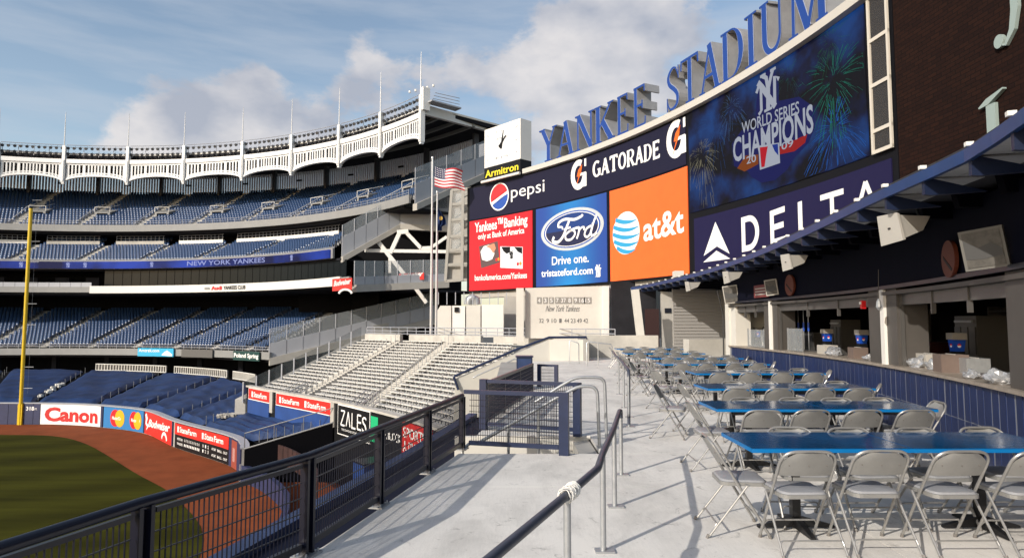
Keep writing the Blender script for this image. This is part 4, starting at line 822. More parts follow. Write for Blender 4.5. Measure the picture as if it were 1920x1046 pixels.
bshape('oval_rim', ell(s0, z0, rx_, rz_, 48), M_CHR, pn, .052); bshape('oval_gap', ell(s0, z0, rx_ * .90, rz_ * .87, 48), M_PBLU, pn, .060); bshape('oval_line', ell(s0, z0, rx_ * .86, rz_ * .81, 48), M_WTXT, pn, .068)
bshape('oval_field', ell(s0, z0, rx_ * .835, rz_ * .775, 48), mat('oval_navy', (.010, .035, .17), .3), pn, .076); bshape('oval_lower', ell(s0, z0 - rz_ * .0, rx_ * .83, rz_ * .77, 24, 180, 360), mat('oval_dark', (.012, .012, .05), .3), pn, .084)
def scr(pts, w): return ([(s0 + x * rx_, z0 + y * rz_) for x, y in [tuple(p) for p in cat_rom(pts, 6)]], w * rz_)
mb = MB()
for i, (p, w) in enumerate([([(-.42, .20), (-.40, .42), (-.20, .54), (.10, .44), (.32, .52), (.36, .60)], .13), ([(-.06, .46), (-.16, .1), (-.28, -.30), (-.44, -.52), (-.60, -.42), (-.56, -.22)], .15), ([(-.42, .22), (-.30, .18), (-.28, .06)], .10), ([(-.24, .05), (-.02, .10)], .10),
        ([(-.02, -.05), (-.18, -.22), (-.16, -.46), (.0, -.48), (.12, -.25), (.06, -.06), (-.04, -.06), (.1, .0), (.24, .02)], .11), ([(.24, .05), (.24, -.2), (.17, -.5)], .12), ([(.22, -.26), (.30, -.04), (.40, -.02), (.40, -.16)], .10),
        ([(.62, -.02), (.48, -.12), (.42, -.38), (.50, -.5), (.60, -.36), (.68, .1)], .11), ([(.80, .42), (.70, .1), (.62, -.36), (.68, -.48), (.80, -.38)], .12)]):
    P, w_ = scr(p, w); rib_mb(mb, P, w_, bfn(), .088, .094 + i * .002)
mb.build('script_lettering', M_WTXT, pn)
btext(MB(), 'Drive one.', 1036, 497, 1105, 491, 15, .012).build('lettering', M_WTXT, pn); btext(MB(), 'tristateford.com', 1016, 519, 1113, 513, 12, .02).build('lettering', M_WTXT, pn)
s_, z_ = BP.hit(1123, 508); m_ = MB(); ny_logo(m_, bfn(), s_, z_, .85, .056); m_.build('monogram', M_WTXT, pn)
# phone company panel
pn, s0, s1 = panel('advert_panel', 1145, 1292, BZ0 + .15, ZS, mat('phone_orange', (.84, .130, .02), .5, var=.05, scale=1.2), 'orange telephone advertising panel')
btext(MB(), 'at&t', 1208, 452, 1284, 434, 43, .02).build('lettering', M_WTXT, pn)
s0, z0 = BP.hit(1175, 437); rz_ = BP.hit(1175, 397)[1] - z0; rx_ = rz_
gl = bshape('globe', ell(s0, z0, rx_, rz_), M_WTXT, pn, .052); mb = MB()
for i, y in enumerate((.62, .30, -.05, -.40, -.72)):
    hw_ = math.sqrt(1 - y * y) * .98; P = [(s0 + rx_ * t * hw_, z0 + rz_ * (y - .16 * (1 - t * t) * (1 if i else .7) + .10 * t * -1)) for t in [-1 + j / 7 for j in range(15)]]
    rib_mb(mb, P, [rz_ * (.03 + .17 * (1 - ((j - 4) / 10) ** 2 if abs(j - 4) < 10 else 0)) for j in range(15)], bfn(), .060, .066 + i * .001)
mb.build('globe_stripe', mat('globe_blue', (.03, .30, .55), .4), pn)
# airline panel
pn, s0, s1 = panel('advert_panel', 1303, 1679, BZ0 + .15, 7.75, mat('airline_navy', (.012, .010, .046), .5, spec=.2), 'navy airline advertising panel')
def bpoly(name, pts, m, par, d=.056): return quadp(name, pts, m, par, d)
bpoly('triangle_emblem', [(1343, 416), (1370, 476), (1346, 462), (1321, 480)], M_WTXT, pn); bpoly('triangle_emblem', [(1345, 470), (1371, 485), (1320, 492)], M_WTXT, pn)
H = 4
def slet(ch, u0, u1, v0, v1, vt0, vt1):
    """sans capital between bottom (v0 left, v1 right) and top (vt0, vt1)"""
    (sa, za), (sc2, zc) = BP.hit(u0, v0), BP.hit(u1, v1); h = BP.hit(u0, vt0)[1] - za; w = sc2 - sa; T = h * .165; f = lambda x, y, d: BP.pos(sa + x, za + (zc - za) * x / w + y, d); mb = MB()
    def s(p, ww=T, k=[0]): k[0] += 1; rib_mb(mb, p, ww, f, .053, .058 + .001 * k[0])
    if ch == 'D': s([(T / 2, .0), (T / 2, h)]); s([(T * .5, T / 2), (w * .4, T / 2)] + arc(w * .42, h / 2, w * .58 - T / 2, h / 2 - T / 2, -90, 90, 14) + [(T * .5, h - T / 2)])
    if ch == 'E': s([(T / 2, 0), (T / 2, h)]); [s([(T * .6, y), (w * (.9 if y == h / 2 else 1), y)]) for y in (T / 2, h / 2, h - T / 2)]
    if ch == 'L': s([(T / 2, 0), (T / 2, h)]); s([(T * .6, T / 2), (w, T / 2)])
    if ch == 'T': s([(w / 2, 0), (w / 2, h)]); s([(0, h - T / 2), (w, h - T / 2)])
    if ch == 'A': s([(T * .45, 0), (w / 2, h)]); s([(w / 2, h), (w - T * .45, 0)]); s([(w * .25, h * .27), (w * .75, h * .27)])
    if ch == 'Z': s([(0, h - T / 2), (w, h - T / 2)]); s([(w - T * .6, h - T * .5), (T * .6, T * .5)]); s([(0, T / 2), (w, T / 2)])
    return mb
for ch, a in (('D', (1393, 1426, 473, 466, 408, 404)), ('E', (1447, 1475, 461, 453, 396, 390)), ('L', (1500, 1528, 450, 442, 379, 374)), ('T', (1542, 1586, 430, 420, 366, 358)), ('A', (1604, 1652, 408, 398, 347, 340))): slet(ch, *a).build('letter', M_WTXT, pn)
# video screen
def emat(name, c, s): return mat(name, tuple(x * .12 for x in c), .6, emit=c, es=s, spec=.1)
def screen_mat():
    m = bpy.data.materials.new('video_screen'); m.use_nodes = True; t = m.node_tree; b = t.nodes['Principled BSDF']; g = N(t, 'ShaderNodeNewGeometry')
    n = N(t, 'ShaderNodeTexNoise'); n.inputs['Scale'].default_value = .38; n.inputs['Detail'].default_value = 4; L(t, g.outputs['Position'], n.inputs['Vector'])
    r = N(t, 'ShaderNodeValToRGB'); L(t, n.outputs['Fac'], r.inputs[0]); e = r.color_ramp.elements; e[0].position = .44; e[0].color = (.001, .001, .002, 1); e[1].position = .66; e[1].color = (.006, .045, .19, 1)
    x = e.new(.5); x.color = (.003, .006, .035, 1); L(t, r.outputs[0], b.inputs['Emission Color']); b.inputs['Emission Strength'].default_value = 1.0; b.inputs['Base Color'].default_value = (.005, .005, .007, 1); b.inputs['Roughness'].default_value = .6; b.inputs['Specular IOR Level'].default_value = .1; return m
ws, s0, s1 = panel('video_screen', 1296, 1637, 8.15, BZ1 - .03, screen_mat())
rr = random.Random(21)
def burst(u, v, rp, col, n, name, drop=.0, es=.8):
    s_, z_ = BP.hit(u, v); R_ = BP.hit(u, v - rp)[1] - z_; mb = MB()
    for i in range(n):
        a = rr.uniform(0, 2 * PI); l = R_ * rr.uniform(.25, 1.15) * (1 + .25 * math.sin(3 * a + u)); r0 = l * rr.uniform(.35, .93); w = R_ * .0030 * rr.uniform(.4, 2.0)
        P = []
        for k in range(4):
            q = r0 + (l - r0) * k / 3; P.append((min(max(s_ + math.cos(a) * q, s0 + .1), s1 - .1), min(max(z_ + math.sin(a) * q - drop * R_ * (q / R_) ** 2, 8.2), BZ1 - .1)))
        rib_mb(mb, P, [w * 1.4, w * 1.2, w, w * .4], bfn(), .052, .054 + .0001 * i)
    mb.build(name, emat('spark_' + name + str(round(col[0], 2)), col, es), ws)
burst(1565, 150, 88, (.03, .28, .20), 150, 'green_firework', .25, .42); burst(1560, 75, 50, (.05, .22, .10), 70, 'green_firework', .1, .35); burst(1568, 240, 70, (.03, .16, .62), 170, 'blue_firework', .3, .5)
burst(1318, 290, 55, (.40, .38, .26), 120, 'gold_firework', .5, .45); burst(1372, 200, 42, (.10, .22, .5), 90, 'pale_firework', .4, .4); burst(1345, 240, 60, (.02, .10, .35), 70, 'blue_firework', .3, .5)
burst(1480, 140, 45, (.04, .16, .14), 50, 'green_firework', .2, .45)
M_LOGO = emat('logo_silver', (.40, .44, .53), .7); M_LBL = emat('logo_blue_glow', (.010, .012, .085), .9)
# championship emblem: backing shape, monogram, words, ribbon, badge
quadp('emblem_backing', [(1418, 240), (1420, 190), (1428, 150), (1440, 132), (1452, 132), (1462, 158), (1462, 190), (1500, 182), (1527, 200), (1530, 240), (1518, 268), (1492, 296), (1478, 318), (1455, 338), (1430, 343), (1410, 332), (1404, 322), (1378, 312), (1374, 270), (1392, 245)], M_LBL, ws, .050)
s_, z_ = BP.hit(1442, 172); m_ = MB(); ny_logo(m_, bfn(), s_, z_, 1.85, .062, bs(1464, 180) - bs(1420, 180)); m_.build('monogram', M_LOGO, ws)
def arct(txt, P0, P1, P2, hp, bold, m=M_LOGO, d=.064):
    q = [BP.hit(*p) for p in (P0, P1, P2)]; mb = MB(); h = BP.hit(P0[0], P0[1] - hp)[1] - q[0][1]
    def base(t): return q[0][1] * (1 - t) * (1 - 2 * t) + q[1][1] * 4 * t * (1 - t) + q[2][1] * t * (2 * t - 1)
    text(mb, txt, bfn(), q[0][0], q[2][0], base, h, d, bold); return mb.build('lettering', m, ws)
arct('WORLD SERIES', (1393, 251), (1446, 232), (1501, 213), 20, .01); arct('CHAMPIONS', (1377, 304), (1452, 278), (1528, 246), 42, .022)
quadp('ribbon_left', [(1384, 316), (1400, 292), (1424, 290), (1424, 308), (1398, 322)], emat('ribbon_orange', (.20, .05, .01), .8), ws, .058); quadp('ribbon_right', [(1464, 276), (1494, 262), (1516, 252), (1512, 268), (1492, 284), (1464, 290)], emat('ribbon_red', (.30, .015, .015), .8), ws, .058)
quadp('badge_rim', [(1424, 274), (1463, 268), (1465, 306), (1427, 319)], M_LOGO, ws, .062); quadp('badge_red', [(1427, 277), (1442, 275), (1439, 292), (1436, 313), (1430, 314)], emat('badge_red', (.40, .01, .02), .9), ws, .070); quadp('badge_blue', [(1450, 272), (1461, 270), (1462, 292), (1455, 284)], emat('badge_blue', (.01, .03, .22), .9), ws, .070)
for tx, a in (('20', (1402, 308, 1420, 303)), ('09', (1468, 282, 1490, 274))): btext(MB(), tx, *a, 13, .01, 0, .07).build('lettering', M_LOGO, ws)
# --------------------------------------------------- name letters along the rim
nm = thing('stadium_name_sign', 'blue faced three dimensional letters reading YANKEE STADIUM on the scoreboard rim', 'sign', BP.pos(20, 14.6, 0))
M_LF = mat('letter_blue', (.009, .045, .24), .4); M_LB = mat('letter_box_grey', (.32, .32, .33), .45, .2, var=.15, scale=1.2); M_LW = mat('letter_edge_white', (.36, .40, .50), .5)
LET = [('Y', 1016, 1048, 240), ('A', 1048, 1080, 0), ('N', 1083, 1117, 0), ('K', 1118, 1156, 0), ('E', 1160, 1185, 0), ('E', 1191, 1218, 0), ('S', 1254, 1282, 0), ('T', 1282, 1318, 0), ('A', 1319, 1358, 0), ('D', 1360, 1404, 0), ('I', 1406, 1430, 0), ('U', 1434, 1484, 0), ('M', 1492, 1566, 0)]
for ch, u0, u1, _ in LET:
    P = []
    def top_v(u): 
        # pixel row of the rim at column u
        return 0
    sa = BP.hit(u0, 200)[0]; sb2 = BP.hit(u1, 150)[0]; w = (sb2 - sa); h = 2.72; zb = 14.66
    b = MB(); draw_glyph(b, ch, lambda x, y, d: BP.pos(x, zb + y, d), sa, 0, w, h, -.95, .18, .004); lo = b.build('letter', M_LB, nm)
    b = MB(); draw_glyph(b, ch, lambda x, y, d: BP.pos(x, zb + y, d), sa, 0, w, h, .235, .245, .004, mul=.86); b.build('letter_face', M_LF, lo)
    b = MB(); draw_glyph(b, ch, lambda x, y, d: BP.pos(x, zb + y, d), sa, 0, w, h, .236, .226, -.0005); b.build('letter_edge', M_LW, lo)
    b = MB().bar(BP.pos(sa + w / 2, 14.55, -.3), BP.pos(sa + w / 2, 14.75, -.3), .5, .5); b.build('mount', M_CREAMD, lo)
# --------------------------------------------------- clock
ck = thing('stadium_clock', 'square white clock on top of the left end of the scoreboard', 'clock', BP.pos(4, 14.2, 0)); 
ca0, ca1 = BP.hit(913, 290)[0], BP.hit(981, 290)[0]; zc0, zc1 = 15.55, 19.05
A = Vector(BP.pos(ca0, 0, .3)); B = Vector(BP.pos(ca1, 0, .3)); cd = (B - A).normalized(); cn = Vector((cd.y, -cd.x, 0)) * 1.0
if cn.dot(Vector((0, 0, 0)) - A) < 0: cn = -cn
CWd = (B - A).length
def cf(x, y, d): p = A + cd * x + cn * d; return (p.x, p.y, zc0 + y)
MB().mprism([(0, 0), (CWd, 0), (CWd, zc1 - zc0), (0, zc1 - zc0)], cf, -1.3, 0).build('clock_case', M_WHITE, ck)
fc = MB().mprism([(.22, .22), (CWd - .22, .22), (CWd - .22, 3.28), (.22, 3.28)], cf, .0, .02).build('clock_face', mat('clock_face', (.74, .75, .76), .4), ck)
cx, cy = CWd / 2, 1.9; mb = MB()
for i in range(12):
    a = math.radians(30 * i); k = min(1 / max(abs(math.sin(a)), 1e-6) * (CWd / 2 - .32), 1 / max(abs(math.cos(a)), 1e-6) * 1.28); rib_mb(mb, [(cx + math.sin(a) * k * .86, cy - .15 + math.cos(a) * k * .86), (cx + math.sin(a) * k, cy - .15 + math.cos(a) * k)], .04, cf, .021, .03)
mb.build('hour_mark', M_BLACKP, fc)
rib_mb(MB(), [(cx - .12, cy - .55), (cx, cy - .1), (cx + .22, cy + 1.05)], [.3, .22, .06], cf, .03, .05).build('minute_hand', M_BLACKP, fc); rib_mb(MB(), [(cx - .35, cy - .35), (cx + .05, cy), (cx + .55, cy + .5)], [.22, .2, .08], cf, .052, .07).build('hour_hand', M_BLACKP, fc)
text(MB(), 'Armitron', cf, cx - .75, cx + .75, cy + .28, .30, .024, .0).build('lettering', mat('grey_print', (.2, .2, .2), .6), fc); text(MB(), "AMERICA'S WATCH", cf, cx - 1.0, cx + 1.05, .50, .22, .024, .0).build('lettering', mat('grey_print', (.2, .2, .2), .6), fc)
bd = MB().mprism([(0, -1.12), (CWd, -1.12), (CWd, -.02), (0, -.02)], cf, -1.3, .01).build('name_board', M_BLACKP, ck)
text(MB(), 'Armitron', cf, .12, CWd - .25, -.90, .62, .022, .02).build('lettering', mat('yellow_letter', (.75, .62, .02), .5), bd)
MB().tube([cf(-.15, -1.28, .2), cf(CWd + .1, -1.28, .2)], .13, 8).build('lamp_tube', M_WHITE, ck)
# --------------------------------------------------- glazed shaft and brick wall to the right
gs_ = thing('glazed_shaft', 'narrow glazed shaft with white mullions between the video screen and the dark brick wall', 'building', BP.pos(bs(1660, 300) , 8, 0))
g0, g1 = bs(1642, 280), bs(1681, 270); BP.slab(MB(), g0, g1, 8.1, 17.5, -1.2, -.9, .6).build('backing', mat('shaft_interior', (.13, .10, .08), .8, var=.25, scale=.8), gs_)
zz = [8.15, 8.95, 10.7, 12.45, 14.2, 15.95, 17.5]
for a, b in zip(zz, zz[1:]): BP.slab(MB(), g0 + .12, g1 - .12, a + .07, b - .07, .12, .13, .5).build('glass_pane', mat('brown_glazing', (.10, .09, .08), .1, alpha=.25), gs_)
M_MUL = mat('mullion_white', (.58, .54, .47), .5)
for z in zz: BP.slab(MB(), g0, g1, z - .07, z + .07, .10, .17, .5).build('transom', M_MUL, gs_)
for s_ in (g0, g1 - .1): BP.slab(MB(), s_, s_ + .1, 8.1, 17.5, .10, .18, .5).build('mullion', M_MUL, gs_)
for a, b in zip(zz, zz[1:]): MB().bar(BP.pos(g0 + .5, a + .1, -.5), BP.pos(g0 + .9, b - .1, -.5), .12).build('inner_column', M_STEEL, gs_)
bw = thing('brick_wall', 'tall dark brown brick wall with pale letters at the right edge', 'wall', BP.pos(g1 + 3, 4, 0))
def brick_mat():
    m = bpy.data.materials.new('dark_brick'); m.use_nodes = True; t = m.node_tree; b = t.nodes['Principled BSDF']; g = N(t, 'ShaderNodeNewGeometry'); mpn = N(t, 'ShaderNodeMapping'); L(t, g.outputs['Position'], mpn.inputs[0]); mpn.inputs['Rotation'].default_value = (PI / 2, 0, PI / 2)
    sp_ = N(t, 'ShaderNodeSeparateXYZ'); L(t, g.outputs['Position'], sp_.inputs[0]); cb_ = N(t, 'ShaderNodeCombineXYZ'); L(t, sp_.outputs['Y'], cb_.inputs['X']); L(t, sp_.outputs['Z'], cb_.inputs['Y'])
    k = N(t, 'ShaderNodeTexBrick'); L(t, cb_.outputs[0], k.inputs['Vector']); k.inputs['Scale'].default_value = 1; k.inputs['Brick Width'].default_value = .40; k.inputs['Row Height'].default_value = .14; k.inputs['Mortar Size'].default_value = .012
    k.inputs['Color1'].default_value = (.020, .0085, .006, 1); k.inputs['Color2'].default_value = (.013, .006, .005, 1); k.inputs['Mortar'].default_value = (.007, .0045, .004, 1); L(t, k.outputs['Color'], b.inputs['Base Color']); b.inputs['Roughness'].default_value = .9; b.inputs['Specular IOR Level'].default_value = .1
    bp = N(t, 'ShaderNodeBump'); bp.inputs['Strength'].default_value = .6; bp.inputs['Distance'].default_value = .02; bp.invert = True; L(t, k.outputs['Fac'], bp.inputs['Height']); L(t, bp.outputs[0], b.inputs['Normal']); return m
BP.slab(MB(), g1 + .1, BP.L - 4, 3.6, 24, -.6, 0, 1.0).build('wall_body', brick_mat(), bw)
M_PL = mat('pale_green_letter', (.28, .35, .335), .5)
s_, z_ = BP.hit(1880, 98); k_ = BP.hit(1880, 58)[1] - z_
J = MB(); rib_mb(J, [(s_ + .62, z_ + 4.5), (s_ + .62, z_ + 1.0), (s_ + .50, z_ + .45), (s_ + .25, z_ + .12), (s_ - .02, z_ + .22)], [.26, .26, .2, .1, .06], bfn(), .02, .12); J.mprism(ell(s_ + .02, z_ + .30, .17, .2, 16), bfn(), .02, .13); J.build('letter', M_PL, bw)
s_, z_ = BP.hit(1867, 255); J = MB(); rib_mb(J, [(s_, z_ - 1.6), (s_, z_ + .95)], .34, bfn(), .02, .12); rib_mb(J, [(s_ - .42, z_ + .95), (s_ - .1, z_ + 1.05), (s_ + .5, z_ + 1.25)], [.05, .2, .05], bfn(), .02, .14); J.build('letter', M_PL, bw)
# ============================================================ GRANDSTAND
GC = Vector((-69.2, 36.9)); AL = 128.0
def G(r, a, z): a = math.radians(a); return (GC.x + r * math.cos(a), GC.y + r * math.sin(a), z)
gr = thing('grandstand', 'huge curved grandstand with tiers of blue seats and a white scalloped roof frieze', 'grandstand', G(70, 80, ZF))
def ring(mb, r0, z0, r1, z1, a0, a1_, b1=None, n=60):
    """ruled strip between (r0,z0) and (r1,z1); right ends may differ"""
    b1 = a1_ if b1 is None else b1
    return mb.grid([[G(r0, a0 + (a1_ - a0) * i / n, z0) for i in range(n + 1)], [G(r1, a0 + (b1 - a0) * i / n, z1) for i in range(n + 1)]])
def rslab(mb, r0, r1, z0, z1, a0, a1_, n=50):
    A = [a0 + (a1_ - a0) * i / n for i in range(n + 1)]
    mb.grid([[G(r, a, z) for a in A] for r, z in ((r0, z0), (r0, z1), (r1, z1), (r1, z0), (r0, z0))])
    for a in (a0, a1_): mb.quad(G(r0, a, z0), G(r1, a, z0), G(r1, a, z1), G(r0, a, z1))
    return mb
SEATV = np.array([(-.21, 0, .0), (.21, 0, .0), (.22, .03, .46), (-.22, .03, .46), (-.21, .07, .0), (.21, .07, .0), (.22, .10, .46), (-.22, .10, .46), (-.21, -.38, .03), (.21, -.38, .03), (.21, -.04, .0), (-.21, -.04, .0), (-.21, -.38, -.05), (.21, -.38, -.05), (.18, 0, -.32), (-.18, 0, -.32)])
SEATF = [(0, 1, 2, 3), (3, 2, 6, 7), (1, 5, 6, 2), (0, 3, 7, 4), (8, 9, 10, 11), (8, 12, 13, 9), (0, 15, 14, 1)]
M_SEATS = bpy.data.materials.new('stadium_seat_blue'); M_SEATS.use_nodes = True; _b = M_SEATS.node_tree.nodes['Principled BSDF']; _b.inputs['Base Color'].default_value = (.018, .045, .115, 1); _b.inputs['Roughness'].default_value = .3; _b.inputs['Specular IOR Level'].default_value = .7
all_seats = []
def tier(key, r0, z0, r1, z1, rows, a0, e0, e1, aisles, seats=True, aw_=1.0, mat_=None, row_from=0):
    mb = MB(); n = 70
    for k in range(rows):
        t0, t1 = k / rows, (k + 1) / rows; ra, rb = r0 + (r1 - r0) * t0, r0 + (r1 - r0) * t1; za, zb = z0 + (z1 - z0) * t0, z0 + (z1 - z0) * t1
        ea, eb = e0 + (e1 - e0) * t0, e0 + (e1 - e0) * t1
        ring(mb, ra, za, rb, za, a0, ea, eb, n); ring(mb, rb, za, rb, zb, a0, eb, eb, n)
    mb.build('seating_deck', mat_ or M_STEP, gr, fix=False)
    for al in aisles:
        am = MB()
        for k in range(rows):
            t0, t1 = k / rows, (k + 1) / rows; ra, rb = r0 + (r1 - r0) * t0, r0 + (r1 - r0) * t1; za = z0 + (z1 - z0) * t0; dz = (z1 - z0) / rows
            if al < e0 + (e1 - e0) * t1 + 1: continue
            for h in range(2):
                rr0 = ra + (rb - ra) * h / 2; da = math.degrees(aw_ / 2 / ra)
                zt = za + dz * h / 2 + .05; p = [G(rr0, al - da, za), G(rr0, al + da, za), G(rb, al + da, za), G(rb, al - da, za), G(rr0, al - da, zt), G(rr0, al + da, zt), G(rb, al + da, zt), G(rb, al - da, zt)]
                am.hexa(p)
        if am.v: am.build('aisle_stairs', M_CONC, gr)
    if seats:
        for k in range(row_from, rows):
            t = (k + .62) / rows; r = r0 + (r1 - r0) * t; z = z0 + (z1 - z0) * (k / rows) + .42; e = e0 + (e1 - e0) * t
            st_ = math.degrees(.56 / r); a = a0 - .3
            while a > e + .45:
                if all(abs(a - al) > math.degrees((aw_ / 2 + .3) / r) for al in aisles): all_seats.append((r, a, z))
                a -= st_
ST = [128 - 7.6 * i for i in range(12)]
tier('main', 60, -2.1, 76, 3.7, 22, AL, 53, 57, [121 - 7.1 * i for i in range(10)])
tier('terrace', 66, 11.55, 74, 15.2, 9, AL, 48, 54, [118.6 - 9.0 * i for i in range(8)])
tier('upper', 72, 18.1, 88, 27.2, 17, AL, 39.5, 43.5, [119.5 - 8.1 * i for i in range(10)])
# fascias, rails
def fascia(r, z0, z1, e, m, name='fascia', a0=AL, th=.3): return rslab(MB(), r - th, r, z0, z1, a0, e).build(name, m, gr)
M_FAS = mat('fascia_grey', (.23, .23, .225), .6, var=.08, scale=.7)
fascia(72, 17.4, 18.55, 39.2, M_FAS); fascia(66, 10.35, 11.75, 46.9, M_FAS); fascia(60, -3.25, -2.25, 51.5, M_FAS); fascia(64.0, 6.45, 7.35, 39.6, M_FAS, a0=AL)
def railing(r, z, h, e, a0=AL, sp=1.5, name='railing', m=None, rr_=.05):
    mb = MB(); n = int(math.radians(a0 - e) * r / sp); A = [a0 + (e - a0) * i / n for i in range(n + 1)]
    for zz_ in (z + h, z + h * .5): mb.tube([G(r, a, zz_) for a in A], rr_ * .7, 4)
    for a in A: mb.box(G(r, a, z + h / 2), (rr_, rr_, h), math.radians(a))
    return mb.build(name, m or M_GREYP, gr, fix=False)
railing(71.9, 18.5, .75, 39.5); railing(59.9, -2.3, .7, 52); railing(66, 11.7, .25, 47, sp=3)
# glazed strip between seating and fascia at main level
# concourse back walls, ceilings, inner slabs
cw = MB(); A = AL
while A > 43.8:
    da = math.degrees(.30 / 87.9); cw.hexa([G(87.75, A, 27.0), G(87.75, A - da, 27.0), G(88.0, A - da, 27.0), G(88.0, A, 27.0), G(87.75, A, 30.6), G(87.75, A - da, 30.6), G(88.0, A - da, 30.6), G(88.0, A, 30.6)]); A -= da * 1.75
cw.build('corrugated_cladding', mat('cladding_grey', (.80, .80, .86), .6, var=.08, scale=.4), gr, fix=False)
for i in range(11):
    a = 122 - 7.9 * i; MB().box(G(86.9, a, 28.7), (.9, .5, 4.4), math.radians(a)).build('roof_column', mat('column_dark', (.06, .06, .07), .6), gr)
    MB().box(G(87.5, a - 3.4, 28.9), (.25, 1.1, .28), math.radians(a)).build('wall_vent', M_BLACKP, gr)
rslab(MB(), 75.6, 75.8, 28.35, 31.15, AL, 41.2).build('frieze_shade_backing', mat('slot_shade_brown', (.022, .015, .013), .8, spec=.1), gr)  # dark sheet added behind the frieze slots, its colour standing in for shade
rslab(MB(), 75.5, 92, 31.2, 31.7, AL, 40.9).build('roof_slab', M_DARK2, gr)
rslab(MB(), 75.5, 92.4, 31.72, 32.0, AL, 40.8).build('roof_top', M_CREAM, gr)
for rr0 in (78, 81, 84): rslab(MB(), rr0, rr0 + .4, 30.75, 31.19, AL, 41).build('roof_purlin', mat('purlin_grey', (.22, .22, .2), .6), gr)
MB().hexa([G(75.2, 40.9, 30.5), G(92.4, 42.0, 31.0), G(92.4, 41.6, 31.0), G(75.2, 40.5, 30.5), G(75.2, 40.9, 31.9), G(92.4, 42.0, 32.2), G(92.4, 41.6, 32.2), G(75.2, 40.5, 31.9)]).build('roof_end_beam', M_WHITE, gr)
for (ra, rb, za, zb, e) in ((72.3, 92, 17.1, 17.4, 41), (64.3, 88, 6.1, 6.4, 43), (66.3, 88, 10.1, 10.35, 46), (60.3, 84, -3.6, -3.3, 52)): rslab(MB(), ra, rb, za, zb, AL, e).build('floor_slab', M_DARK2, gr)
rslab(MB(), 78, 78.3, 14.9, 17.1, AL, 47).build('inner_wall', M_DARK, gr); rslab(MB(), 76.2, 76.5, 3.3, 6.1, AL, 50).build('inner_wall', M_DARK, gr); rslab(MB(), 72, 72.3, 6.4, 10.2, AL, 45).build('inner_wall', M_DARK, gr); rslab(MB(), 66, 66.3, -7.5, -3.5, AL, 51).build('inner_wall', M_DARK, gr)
rslab(MB(), 74, 78, 15.0, 15.2, AL, 50).build('walkway', M_STEP, gr); rslab(MB(), 88, 92, 16.0, 27.0, AL, 43.8).build('rear_structure', M_DARK2, gr); rslab(MB(), 84, 88, -8, 17, AL, 46).build('rear_structure', M_DARK, gr)
# white parapets with small railings behind the terrace seats
for i, (aa, bb) in enumerate([(117.6, 110.8), (108.6, 101.8), (99.6, 92.8), (90.6, 83.8), (81.6, 74.8), (72.6, 55)]):
    p = rslab(MB(), 73.6, 74.0, 15.0, 15.95, aa, bb, 10).build('parapet', M_WHITE if i in (0, 1, 4, 5) else M_CONC, gr)
    mb = MB(); A = aa
    while A > bb: mb.box(G(73.8, A, 16.4), (.05, .05, .9), math.radians(A)); A -= .6
    for z in (16.4, 16.85): mb.tube([G(73.8, aa + (bb - aa) * k / 10, z) for k in range(11)], .035, 4)
    mb.build('parapet_rail', M_GREYP, p)
    if i in (2, 3):
        for q in range(3):
            A = aa - .4
            while A > bb + .4: all_seats.append((74.9 + q * .8, A, 15.9 + q * .35)); A -= .42
# vomitory boxes on the upper tier
for i in range(10):
    a = 118.2 - 8.1 * i; r = 76.5; z = 20.4; da = 1.0
    t = MB().hexa([G(r, a - da, z), G(r, a + da, z), G(r + 3.0, a + da, z), G(r + 3.0, a - da, z), G(r, a - da, z + 1.2), G(r, a + da, z + 1.2), G(r + 3, a + da, z + 2.2), G(r + 3, a - da, z + 2.2)]).build('vomitory', M_FAS, gr)
    MB().quad(G(r - .02, a - da * .7, z), G(r - .02, a + da * .7, z), G(r - .02, a + da * .7, z + 1.0), G(r - .02, a - da * .7, z + 1.0)).build('doorway', M_DARK, t)
    mb = MB(); [mb.tube([G(r, a + s_ * da, z + 1.2), G(r, a + s_ * da, z + 2.1), G(r + 3, a + s_ * da, z + 3.1)], .045, 5) for s_ in (-1, 1)]; mb.tube([G(r, a - da, z + 2.1), G(r, a + da, z + 2.1)], .045, 5); mb.build('rail', M_WHITE, t)
    MB().tube([G(72.6, 119.5 - 8.1 * i + .6, 19.0), G(80, 119.5 - 8.1 * i + .6, 23.4)], .05, 5).build('aisle_rail', M_WHITE, gr)
for i in range(10):
    a = 121 - 7.1 * i + .25; mb = MB(); mb.tube([G(60.5 + k * 1.5, a, -1.2 + k * .54) for k in range(10)], .04, 4); [mb.box(G(60.5 + k * 1.5, a, -1.6 + k * .54), (.06, .06, .9)) for k in range(10)]; mb.build('aisle_rail', mat('rail_dark_grey', (.05, .05, .055), .5), gr)
# club level glazing, balcony, interior lights
for i in range(34):
    a = 88.2 - i * 1.35
    if a - 1.35 < 45: break
    rslab(MB(), 66.5, 66.6, 7.4, 10.1, a - .04, a - 1.31, 2).build('glass_pane', M_INTGLASS, gr)
for i in range(26):
    a = 126 - i * 1.5
    if a < 90: break
    rslab(MB(), 64.05, 64.15, 7.35, 8.05, a, a - 1.45, 2).build('balcony_panel', M_GREYP, gr)
for i in range(9): a = 124 - i * 4.1; MB().box(G(69, a, 8.4), (.3, 2.2, 1.5), math.radians(a)).build('suite_partition', M_DARK2, gr)
cl = thing('club_sign_band', 'long pale curved club sign band with small red and black lettering', 'sign', G(64, 70, 6.4)); rslab(MB(), 63.45, 63.7, 6.30, 7.45, 88.4, 41.5).build('band', mat('club_band_white', (.66, .64, .60), .55), cl)
def gfn(r): return lambda x, y, d: G(r - d, 90 - math.degrees(x / r), y)
